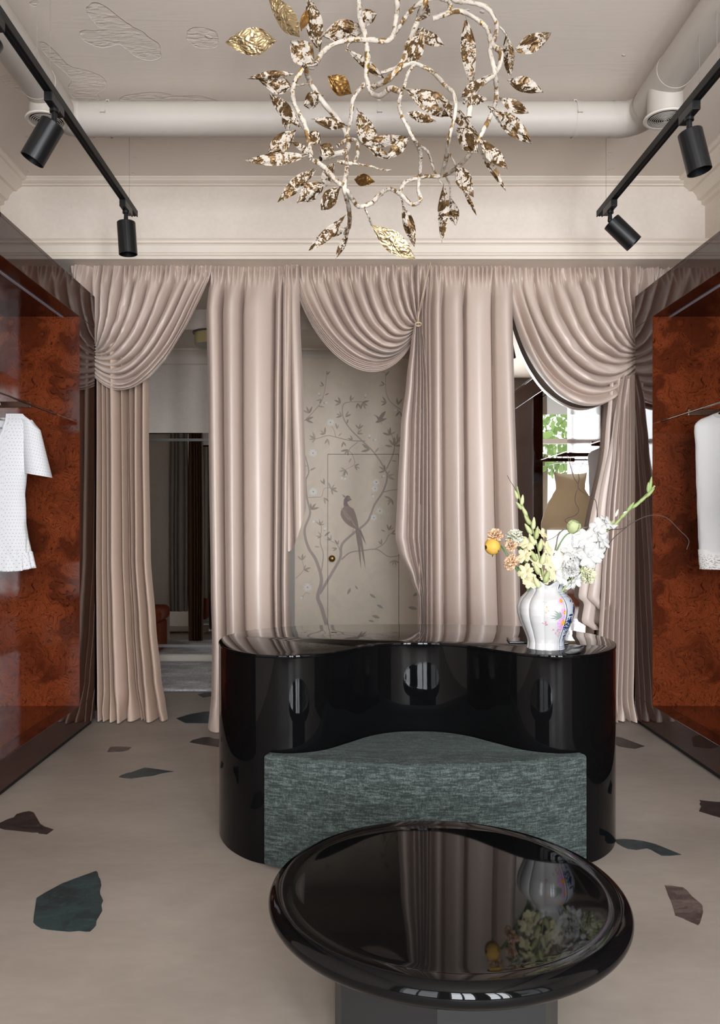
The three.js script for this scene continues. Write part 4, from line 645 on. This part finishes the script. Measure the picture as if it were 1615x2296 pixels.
// ================================================================ vase, folder and flowers on the desk
const VD = 3.27, VZ = P(1224, 0, VD).x, VK = VD / F, vy = (py) => DH + (1455 - py) * VK;
const vprof = [[1308, 42], [1313, 40.5], [1319, 38], [1326, 39], [1333, 45], [1343, 55], [1353, 61], [1364, 63.5], [1378, 62.5], [1392, 58.5], [1406, 52.5], [1420, 46.5], [1432, 42], [1440, 40], [1448, 40.5], [1455, 42]];
const vhw = (py) => { let i = 0; while (i < vprof.length - 2 && py > vprof[i + 1][0]) i++; const a = vprof[i], b = vprof[i + 1]; return lerp(a[1], b[1], clamp((py - a[0]) / (b[0] - a[0]))); };
{
  const S = Math.PI / 180, seam = 32 * S;
  const tex = canvasTex(2048, 1024, (c, w, h) => {
    c.fillStyle = '#bcbab9'; c.fillRect(0, 0, w, h);
    const Z = (zx, zy) => { const px = 1140 + zx / 8.972, py = 1290 + zy / 8.972, th = Math.asin(clamp((px - 1224) / vhw(py), -.98, .98)); return [(th + Math.PI) / (2 * Math.PI) * w, (py - 1308) / (1455 - 1308) * h]; };
    const r = rng(9), blob = (zx, zy, a, b, rot, col) => { const [x, y] = Z(zx, zy); c.save(); c.translate(x, y); c.rotate(rot); c.fillStyle = col; c.beginPath(); c.ellipse(0, 0, a, b, 0, 0, 7); c.fill(); c.restore(); };
    const leafs = (zx, zy, a, l, wd, col) => { const [x, y] = Z(zx, zy); c.save(); c.translate(x, y); c.rotate(a); c.fillStyle = col; c.beginPath(); c.moveTo(0, 0); c.quadraticCurveTo(l * .45, -wd, l, 0); c.quadraticCurveTo(l * .4, wd, 0, 0); c.fill(); c.restore(); };
    // colour flowers
    for (const [x, y, n, s] of [[930, 510, 8, 34], [980, 700, 9, 38], [940, 930, 11, 56], [960, 1030, 6, 36], [960, 800, 6, 34]]) for (let i = 0; i < n; i++) { const a = i / n * 6.28; blob(x + Math.cos(a) * s, y + Math.sin(a) * s * 1.1, s * .5, s * .62, a, i % 2 ? '#cfa6cb' : '#c597c2'); }
    for (let i = 0; i < 26; i++) blob(700 + r() * 260, 430 + r() * 190, 9 + r() * 9, 5, .4, 'rgba(206,176,176,.8)');
    for (const [x, y, s] of [[935, 502, 26], [1010, 720, 28], [990, 925, 40]]) { blob(x, y, s * .8, s, 0, '#f08a24'); blob(x, y, s * .62, s * .75, 0, '#f8b42e'); for (let i = 0; i < 10; i++) blob(x + (r() - .5) * s * 1.6, y + (r() - .5) * s * 1.9, 4, 4, 0, '#e8651a'); }
    for (const [a, l] of [[3.95, 150], [3.65, 120], [3.3, 150], [2.95, 140], [2.6, 100], [4.3, 90]]) leafs(935, 800, a, l, 22, '#7d8a82');
    for (const [x, y] of [[600, 520], [650, 520]]) leafs(x, y, 3.6, 26, 7, '#8a958e');
    for (const [x, y] of [[630, 600], [650, 650], [620, 720], [665, 680], [640, 610]]) blob(x, y, 7, 9, 0, '#f0953f');
    for (const [x, y] of [[580, 930], [630, 910], [640, 955], [780, 1070], [830, 1140], [885, 1050], [905, 1135], [900, 1195], [880, 1085]]) for (let i = 0; i < 4; i++) blob(x + (r() - .5) * 40, y + (r() - .5) * 40, 6, 7, 0, ['#a8568f', '#c06a92', '#d07f80'][r() * 3 | 0]);
    c.strokeStyle = '#7f7a80'; c.lineWidth = 1.5; for (const [a, b, e, f] of [[560, 930, 700, 980], [780, 1070, 880, 1000], [840, 1080, 900, 1190]]) { c.beginPath(); c.moveTo(...Z(a, b)); c.lineTo(...Z(e, f)); c.stroke(); }
    // blue and white side
    const xs = (seam + Math.PI) / (2 * Math.PI) * w, xe = (150 * S + Math.PI) / (2 * Math.PI) * w; c.save(); c.beginPath(); c.rect(xs, 0, xe - xs, h); c.clip(); c.fillStyle = '#b6b9c0'; c.fillRect(xs, 0, xe - xs, h); const NB = '#1c3158';
    for (let x = xs; x < xe; x += 26) { c.fillStyle = NB; c.beginPath(); c.moveTo(x, 8); c.lineTo(x + 22, 8); c.lineTo(x + 11, 62); c.fill(); c.strokeStyle = '#49638c'; c.lineWidth = 3; c.beginPath(); c.moveTo(x + 4, 110); c.quadraticCurveTo(x + 11, 60, x + 18, 110); c.stroke(); c.fillStyle = '#b6b9c0'; c.beginPath(); c.arc(x + 11, 24, 5, 0, 7); c.fill(); }
    c.fillStyle = NB; for (const y of [126, 158, 200, 975, 998]) c.fillRect(xs, y, xe - xs, 4);
    for (let i = 0; i < 26; i++) { const x = xs + 20 + r() * (xe - xs - 30), y = 250 + r() * 690; c.strokeStyle = NB; c.lineWidth = 6; c.beginPath(); c.moveTo(x, y); c.bezierCurveTo(x + 40, y - 40, x + 60, y + 30, x + 20 + r() * 60, y + 60); c.stroke(); c.beginPath(); c.arc(x + 10, y + 20, 9, 0, 5); c.stroke(); }
    const leafB = (x, y, a, l) => { l *= 1.9; c.save(); c.translate(x, y); c.rotate(a); c.fillStyle = NB; c.beginPath(); c.moveTo(0, 0); c.quadraticCurveTo(l * .4, -l * .32, l, 0); c.quadraticCurveTo(l * .4, l * .32, 0, 0); c.fill(); c.restore(); };
    for (const [x, y, s] of [[xs + 62, 620, 92], [xs + 170, 400, 66], [xs + 260, 720, 80], [xs + 330, 480, 76]]) for (let i = 0; i < 70; i++) { const a = r() * 6.28, q = Math.sqrt(r()) * s; c.fillStyle = r() < .8 ? NB : '#3d5a86'; c.beginPath(); c.ellipse(x + Math.cos(a) * q * .72, y + Math.sin(a) * q * 1.15, 12, 10, 0, 0, 7); c.fill(); }
    for (let i = 0; i < 22; i++) leafB(xs + 15 + r() * 330, 240 + r() * 700, r() * 6.28, 36 + r() * 22);
    c.restore(); c.fillStyle = '#23202a'; c.fillRect(xs - 3, 0, 5, h);
  });
  const vase = thing('vase', 'white lobed porcelain vase, one side painted blue and white', 'vase', [VZ, 0, -VD]);
  const creases = [-180, -150, -117, -84, -51, -18, 32].map(a => a * S);
  const lobe = (th) => { if (th > seam) { return th > 150 * S ? .96 : 1; } let i = 0; while (i < creases.length - 2 && th > creases[i + 1]) i++; const t = clamp((th - creases[i]) / (creases[i + 1] - creases[i])); return .93 + .075 * Math.pow(Math.sin(Math.PI * t), .55); };
  const rim = (th) => th > seam ? -.006 : .009 * Math.cos((th + 35 * S) / (25 * S) * Math.PI * .9);
  const shell = (k) => grid(360, 90, (u, v) => { const th = (u * 2 - 1) * Math.PI, py = lerp(1308, 1455, v), R = vhw(py) * VK * lobe(th) * k, y = vy(py) + rim(th) * Math.pow(1 - v, 6) * 1.0 + (v > .98 && th < seam ? .0 : 0); return [R * Math.sin(th), y, R * Math.cos(th)]; });
  obj('body', shell(1), phys({ map: tex, roughness: .18, clearcoat: 1, clearcoatRoughness: .05, side: THREE.DoubleSide }), vase);
  obj('inner_wall', shell(.95), phys({ color: 0xe4e2e0, roughness: .3, side: THREE.DoubleSide }), vase);
  obj('rim', grid(360, 6, (u, v) => { const th = (u * 2 - 1) * Math.PI, R = vhw(1308) * VK * lobe(th), a = v * 2 * Math.PI; return [(R * .985 + .0014 * Math.cos(a)) * Math.sin(th), vy(1308) + rim(th) + .0012 * Math.sin(a), (R * .985 + .0014 * Math.cos(a)) * Math.cos(th)]; }), phys({ color: 0x4d5360, roughness: .25 }), vase);
  obj('foot', new THREE.CylinderGeometry(.074, .074, .003, 60).translate(0, DH + .002, 0), phys({ color: 0xdedcda, roughness: .3 }), vase);
  const f = thing('tablet', 'flat black tablet lying on the desk behind the vase', 'tablet', [.835, DH + .0005, -3.43]);
  obj('case', new RoundedBoxGeometry(.25, .008, .13, 3, .003).translate(0, .004, 0), phys({ color: 0x101012, roughness: .35 }), f); obj('screen', bx(-.118, .118, .008, .0086, -.058, .058), phys({ color: 0x060607, roughness: .08 }), f);
  f.rotation.y = -.12;
}
const FZ = (x, y, dz = 0) => { const d = VD - dz; return P(1060 + x / 3.6705, 1020 + y / 3.6705, d); };      // from the flower close-up, dz towards the viewer
M.stem = std({ color: 0x5d7348, roughness: .6 }); M.stemPale = std({ color: 0x848f5c, roughness: .6 }); M.calyx = std({ color: 0x6d8058, roughness: .6 }); M.twig = std({ color: 0x4a3a33, roughness: .8 }); M.twigGrey = std({ color: 0x6f645c, roughness: .8 });
const petalMat = (c) => phys({ color: c, roughness: .7, side: THREE.DoubleSide, sheen: .2 });
M.peach = petalMat(0xd8b492); M.cream = petalMat(0xcfcdb8); M.creamGreen = petalMat(0xc6c6a4); M.white = petalMat(0xbebcb8); M.yellow = petalMat(0xc89c42); M.paleYellow = petalMat(0xcfc49c); M.greenPetal = petalMat(0xa2a97c);
function orient(g, at, dir) { g.applyQuaternion(new THREE.Quaternion().setFromUnitVectors(V3(0, 1, 0), dir.clone().normalize())); g.translate(at.x, at.y, at.z); return g; }
function petal(l, w, curl, ruffle, seed, cup = .2) {        // grows along +y, cups towards +z
  return grid(8, 9, (u, v) => { const s = u * 2 - 1, prof = Math.pow(Math.sin(Math.PI * Math.min(1, .08 + v * .78)), .8), x = s * w / 2 * prof, e = v * v; return [x, l * (v - .12 * e) + ruffle * e * .5 * Math.sin(s * 9 + seed), curl * l * e - cup * w * (s * s) * -.6 * prof + ruffle * e * Math.sin(s * 7 + seed * 2)]; });
}
function carnation(R, seed, n = 46) { const r = rng(seed), gs = []; for (let i = 0; i < n; i++) { const k = i / n, el = .1 + k * 1.5, az = i * 2.39996 + r() * .4, g = petal(R * (.95 + r() * .2), R * (.75 + r() * .3), .12 + r() * .2, R * .12, r() * 9, .1); g.rotateX(el); g.rotateY(az); gs.push(clean(g)); } return mergeGeometries(gs); }
const INTO = (x, dz = 0) => FZ(x, 1150, dz);
function flowerStem(parent, pts, r, m) { return obj('stem', tube(pts, r, 40, 8), m, parent); }
function makeCarnation(label, at, dir, R, mat, stemPts, seed) {
  const t = thing('carnation', label, 'flower', [0, 0, 0], 'carnations in the vase'), p = FZ(...at), v = V3(...dir).normalize(), base = p.clone().addScaledVector(v, -R * .55);
  obj('bloom', orient(carnation(R, seed), base, v), mat, t);
  obj('calyx', orient(new THREE.LatheGeometry([[0, -.03], [.004, -.029], [.0075, -.02], [.009, -.008], [.011, .006], [.013, .011]].map(a => new THREE.Vector2(...a)), 20), base.clone().addScaledVector(v, .006), v), std({ color: 0x6d8058, roughness: .6, side: THREE.DoubleSide }), t);
  flowerStem(t, [base.clone().addScaledVector(v, -.02), base.clone().addScaledVector(v, -.04), ...stemPts.map(a => FZ(...a))], .0028, M.stem);
}
makeCarnation('peach carnation above the yellow rose', [172, 645, .04], [-.45, .75, .35], .035, M.peach, [[250, 760, .03], [330, 900, .02], [440, 1080, .01], [470, 1180, 0]], 21);
makeCarnation('whitish green carnation beside the yellow gladiolus', [345, 645, .03], [-.12, .9, .35], .037, M.cream, [[395, 770, .03], [470, 930, .03], [520, 1060, .03], [530, 1180, .02]], 22);
makeCarnation('small peach carnation under the whitish green one', [300, 735, .035], [-.75, .3, .5], .03, M.peach, [[390, 810, .03], [440, 900, .02], [500, 1080, .02], [510, 1180, .01]], 23);
makeCarnation('large peach carnation below the small peach one, close to the vase rim', [305, 868, .045], [-.7, .55, .45], .034, M.peach, [[385, 930, .04], [430, 1010, .03], [480, 1090, .02], [510, 1180, .01]], 24);
makeCarnation('round white carnation in the middle of the bouquet', [815, 925, .06], [-.05, .35, .95], .037, M.white, [[800, 1020, .03], [740, 1090, .02], [690, 1180, .01]], 25);
makeCarnation('pale green carnation leaning low over the blue side', [975, 990, .05], [.5, .05, .85], .037, M.creamGreen, [[890, 975, .02], [800, 1060, .01], [720, 1100, .01], [690, 1180, 0]], 26);
{ // yellow rose
  const t = thing('rose', 'drooping yellow rose bud with pointed green sepals', 'flower'), p = FZ(160, 755, .04), v = V3(-.7, -.05, .35).normalize(), gs = []; const b = p.clone().addScaledVector(v, -.03);
  for (let i = 0; i < 7; i++) { const g = grid(14, 12, (u, w) => { const a = (u - .5) * 2.6 + i * 2.4, R = (.036 - i * .0018) * Math.pow(Math.sin(Math.PI * (.1 + w * .87)), .6), y = w * (.062 - i * .001); return [R * Math.cos(a), y, R * Math.sin(a)]; }); gs.push(clean(g)); }
  obj('bloom', orient(mergeGeometries(gs), b, v), M.yellow, t);
  const se = []; for (let i = 0; i < 5; i++) { const g = petal(.05, .01, .5, 0, i, .1); g.rotateX(.5); g.rotateY(i * 1.256); se.push(clean(g)); } obj('sepals', orient(mergeGeometries(se), b, v), std({ color: 0x4d6238, roughness: .6, side: THREE.DoubleSide }), t);
  obj('hip', orient(new THREE.SphereGeometry(.008, 14, 10), b, v), M.stem, t);
  flowerStem(t, [b, b.clone().addScaledVector(v, -.012), FZ(285, 825, .03), FZ(380, 960, .02), FZ(450, 1080, .01), FZ(480, 1180, 0)], .0032, M.stem);
}
function floret(s, seed, spread = .95) { const gs = [], r = rng(seed); for (let i = 0; i < 6; i++) { const g = petal(s, s * (i % 2 ? .62 : .8), .3 + r() * .3, s * .07, r() * 9, .25); g.rotateX(spread * (i % 2 ? .8 : 1) + r() * .15); g.rotateY(i * 1.047 + r() * .15); gs.push(clean(g)); } return mergeGeometries(gs); }
function budGeo(l, w) { return new THREE.LatheGeometry([[0, 0], [w * .35, l * .08], [w * .5, l * .3], [w * .42, l * .6], [w * .2, l * .88], [0, l]].map(a => new THREE.Vector2(...a)), 12); }
{ // yellow gladiolus
  const t = thing('gladiolus', 'pale yellow gladiolus with a tall spike of green buds', 'flower'), st = [[365, 260], [395, 380], [440, 480], [490, 600], [525, 720], [555, 860], [580, 1000], [590, 1180]];
  flowerStem(t, st.map(([x, y]) => FZ(x, y, .055)), .0038, M.stemPale);
  const r = rng(31);
  [[365, 310, -.35], [400, 395, -.7], [395, 360, .1], [440, 450, -.5], [470, 520, -.6], [490, 560, .05], [480, 600, -.6], [515, 640, .1], [505, 690, -.5], [540, 740, .15], [520, 820, -.55], [560, 850, .2], [545, 930, -.5], [585, 1000, .3], [545, 1040, -.5]].forEach(([x, y, a], i) => { const g = budGeo(.04 + Math.min(i, 6) * .0026, .016 + i * .0007); obj('bud', orient(g, FZ(x + 8, y + 55, .062), V3(Math.sin(a), Math.cos(a), .12)), std({ color: [0xa6aa7a, 0x989f6c, 0xb2b48a][i % 3], roughness: .6 }), t); });
  for (const [x, y, s, dx_, dy] of [[455, 730, .036, -.6, .3], [570, 650, .03, .8, .5], [600, 770, .036, .7, .1], [430, 830, .034, -.8, 0], [620, 880, .034, .6, -.1], [440, 960, .036, -.7, -.2], [480, 1040, .034, -.4, -.4], [640, 980, .034, .6, -.1], [600, 1010, .032, .2, .1], [540, 880, .034, 0, .2]]) obj('floret', orient(floret(s, x + y, .85), FZ(x, y, .03 + (x > 590 ? .01 : .02)), V3(dx_, dy + .35, .75)), M.paleYellow, t);
}
{ // white gladiolus
  const t = thing('gladiolus', 'white gladiolus leaning away with a long green tip', 'flower'), st = [[1500, 255], [1430, 330], [1340, 410], [1260, 480], [1180, 560], [1090, 640], [990, 780], [880, 960], [760, 1090], [700, 1180]];
  flowerStem(t, st.map(([x, y]) => FZ(x, y, .045)), .0042, M.stemPale);
  for (const [x, y, a, l] of [[1455, 300, .12, .05], [1445, 310, .0, .035], [1425, 350, .75, .042], [1360, 400, .85, .045], [1310, 440, .9, .045], [1270, 470, .6, .04], [1210, 530, .75, .05], [1150, 600, .7, .05], [1110, 620, .5, .04]]) obj('bud', orient(budGeo(l * 1.25, .015), FZ(x, y, .05), V3(Math.sin(a), Math.cos(a), .1)), std({ color: 0x86965e, roughness: .6 }), t);
  obj('bud', orient(budGeo(.034, .012), FZ(1175, 510, .055), V3(.35, 1, .1)), M.cream, t); obj('bud', orient(budGeo(.034, .018), FZ(1130, 600, .055), V3(1, .35, .2)), M.white, t); obj('bud', orient(budGeo(.02, .008), FZ(1240, 480, .055), V3(1, .5, .1)), M.cream, t);
  for (const [x, y, s, dx_, dy, dz] of [[1050, 590, .04, -.25, .45, .8], [1110, 560, .034, .5, .5, .5], [935, 690, .046, -.35, .4, .85], [1070, 700, .042, .6, .25, .7], [1030, 650, .036, .1, .1, .8], [1020, 790, .042, .3, -.05, .9], [960, 840, .048, -.15, -.2, .95], [930, 780, .036, -.5, 0, .7]]) obj('floret', orient(floret(s, x * 3 + y, .9), FZ(x, y, .06), V3(dx_, dy, dz)), M.white, t);
}
{ // ruffled white blooms, low
  const t = thing('lisianthus', 'ruffled white blooms low in the bouquet above the blue side', 'flower');
  for (const [x, y, s, dx_, dy, dz] of [[810, 810, .042, 0, .7, .7], [850, 860, .036, .5, .3, .8], [735, 1010, .036, -.5, .05, .9], [850, 1030, .034, .5, -.3, .85], [800, 1060, .026, .3, -.5, .8]]) obj('floret', orient(floret(s, x + 7 * y, .75), FZ(x, y, .035), V3(dx_, dy, dz)), M.white, t);
  flowerStem(t, [FZ(810, 830, .02), FZ(780, 960, .015), FZ(720, 1090, .01), FZ(690, 1180, 0)], .003, M.stem);
}
{ // green bud
  const t = thing('lisianthus', 'pale green half opened bud on a curved stem', 'flower'), p = FZ(805, 640, .02), v = V3(.3, .8, .3).normalize(), gs = [];
  for (let i = 0; i < 6; i++) gs.push(clean(grid(12, 10, (u, w) => { const a = (u - .5) * 2.2 + i * 2.2, R = .03 * Math.pow(Math.sin(Math.PI * (.1 + w * .68)), .8) * (1 - i * .06); return [R * Math.cos(a) + .002 * Math.sin(u * 20) * w, w * .052, R * Math.sin(a)]; })));
  obj('bloom', orient(mergeGeometries(gs), p, v), M.greenPetal, t);
  const se = []; for (let i = 0; i < 4; i++) { const g = petal(.05, .018, .3, .001, i, .1); g.rotateX(.35); g.rotateY(i * 1.57 + .4); se.push(clean(g)); } obj('sepals', orient(mergeGeometries(se), p, v), std({ color: 0x6b7b45, roughness: .6, side: THREE.DoubleSide }), t);
  flowerStem(t, [p, FZ(770, 660, .02), FZ(715, 740, .02), FZ(680, 830, .02), FZ(660, 950, .01), FZ(660, 1180, 0)], .0035, M.stem);
}
{ // small golden bud between the white blooms
  const t = thing('tulip', 'small golden yellow bud between white blooms', 'flower'), p = FZ(900, 800, .03), v = V3(-.75, .6, .3).normalize();
  obj('bloom', orient(budGeo(.026, .021), p, v), M.yellowDeep || (M.yellowDeep = petalMat(0xc9952f)), t); flowerStem(t, [p, FZ(915, 815, .03), FZ(880, 900, .01), FZ(760, 1060, 0), FZ(700, 1180, 0)], .003, M.stem);
}
{ // hydrangea-like cluster
  const t = thing('hydrangea', 'cluster of tiny creamy white flowers in the bouquet centre', 'flower'), r = rng(41), gs = [], one = floret(.008, 4, 1.1);
  for (let i = 0; i < 70; i++) { const a = r() * 6.28, q = Math.sqrt(r()), g = one.clone(); gs.push(orient(g, FZ(690 + 75 * q * Math.cos(a), 860 + 95 * q * Math.sin(a), .02 * (1 - q * q) + .015), V3(q * Math.cos(a) * .8, -q * Math.sin(a) * .8 + .2, .8))); }
  obj('bloom', mergeGeometries(gs), petalMat(0xddd6c4), t).userData.kind = 'stuff'; flowerStem(t, [FZ(690, 900, .01), FZ(660, 1050, .01), FZ(650, 1180, 0)], .003, M.stem);
}
for (const [label, m, r, pts] of [
  ['thin dark twig rising behind the yellow gladiolus spike', M.twig, .0014, [[285, 168], [310, 215], [345, 270], [365, 310], [383, 420], [410, 500], [455, 590], [520, 800], [560, 1180]]],
  ['long wavy dark twig reaching up in front of the beige dress', M.twig, .0018, [[778, 0], [815, 120], [835, 190], [872, 250], [850, 320], [845, 385], [875, 460], [840, 500], [780, 522], [760, 540], [820, 580], [900, 640], [860, 800], [700, 1180]]],
  ['dark twig with a hooked tip crossing the beige dress', M.twig, .0017, [[930, 20], [905, 75], [870, 125], [878, 200], [868, 265], [880, 285], [950, 335], [1010, 370], [1022, 440], [1028, 510], [1000, 640], [800, 1000], [690, 1180]]],
  ['thick greyish twig arching over the bouquet centre', M.twigGrey, .0034, [[970, 590], [910, 600], [850, 590], [790, 600], [740, 622], [705, 665], [690, 740], [675, 810], [660, 870], [655, 940], [650, 1180]]],
  ['thin twig curling below the beige dress hem', M.twigGrey, .0016, [[555, 690], [600, 705], [650, 690], [695, 660], [720, 630]]],
  ['long thin brown twig bowing out past the cabinet', M.twig, .0019, [[1763, 690 + 88], [1781, 705], [1705, 620], [1585, 512], [1464, 498], [1340, 545], [1240, 605], [1120, 622], [1000, 700], [820, 1000], [690, 1180]]],
  ['short dark twig reaching outward behind the white gladiolus', M.twig, .002, [[1292, 540], [1270, 590], [1230, 625], [1165, 680], [1120, 740], [1085, 810], [1045, 862], [900, 1020], [720, 1180]]],
]) { const t = thing('twig', label, 'twig'); obj('branch', tube(pts.map(([x, y], i) => FZ(x, y, .02)), r, 90, 7, u => .75 + .5 * u), m, t); }

// ================================================================ outside, seen in the mirror through the window
struct(obj('ground', new THREE.BoxGeometry(60, .1, 40).translate(0, -.2, 24), std({ color: 0xb8b2aa, roughness: .9 })), 'pale pavement outside the shop');
{
  const leafMat = phys({ color: 0x86a35c, roughness: .8, side: THREE.DoubleSide, transmission: .3, thickness: 0 }), lg = petal(.16, .1, .2, 0, 1, .1);
  for (const [x, z, h, R, label, s] of [[4.6, 7.5, 3.1, 1.5, 'leafy street tree near the shop window', 61], [7.4, 9.5, 3.6, 1.7, 'broader leafy street tree farther along the pavement', 62]]) {
    const t = thing('street_tree', label, 'tree', [x, -.15, z]), r = rng(s), inst = new THREE.InstancedMesh(lg, leafMat, 900), m = new THREE.Matrix4(), e = new THREE.Euler(), q = new THREE.Quaternion();
    obj('trunk', rod(V3(0, 0, 0), V3(.1, h, 0), .12, 12, .06), std({ color: 0x6b5a4b, roughness: .9 }), t);
    for (let i = 0; i < 900; i++) { const a = r() * 6.28, b = Math.acos(2 * r() - 1), k = Math.cbrt(r()) * R; m.compose(V3(k * Math.sin(b) * Math.cos(a), h + .5 + k * .75 * Math.cos(b), k * Math.sin(b) * Math.sin(a)), q.setFromEuler(e.set(r() * 6, r() * 6, r() * 6)), V3(1, 1, 1).multiplyScalar(.8 + r() * .8)); inst.setMatrixAt(i, m); }
    inst.name = 'foliage'; inst.userData.kind = 'stuff'; inst.castShadow = inst.receiveShadow = true; t.add(inst);
  }
}
renderer.render(scene, camera);
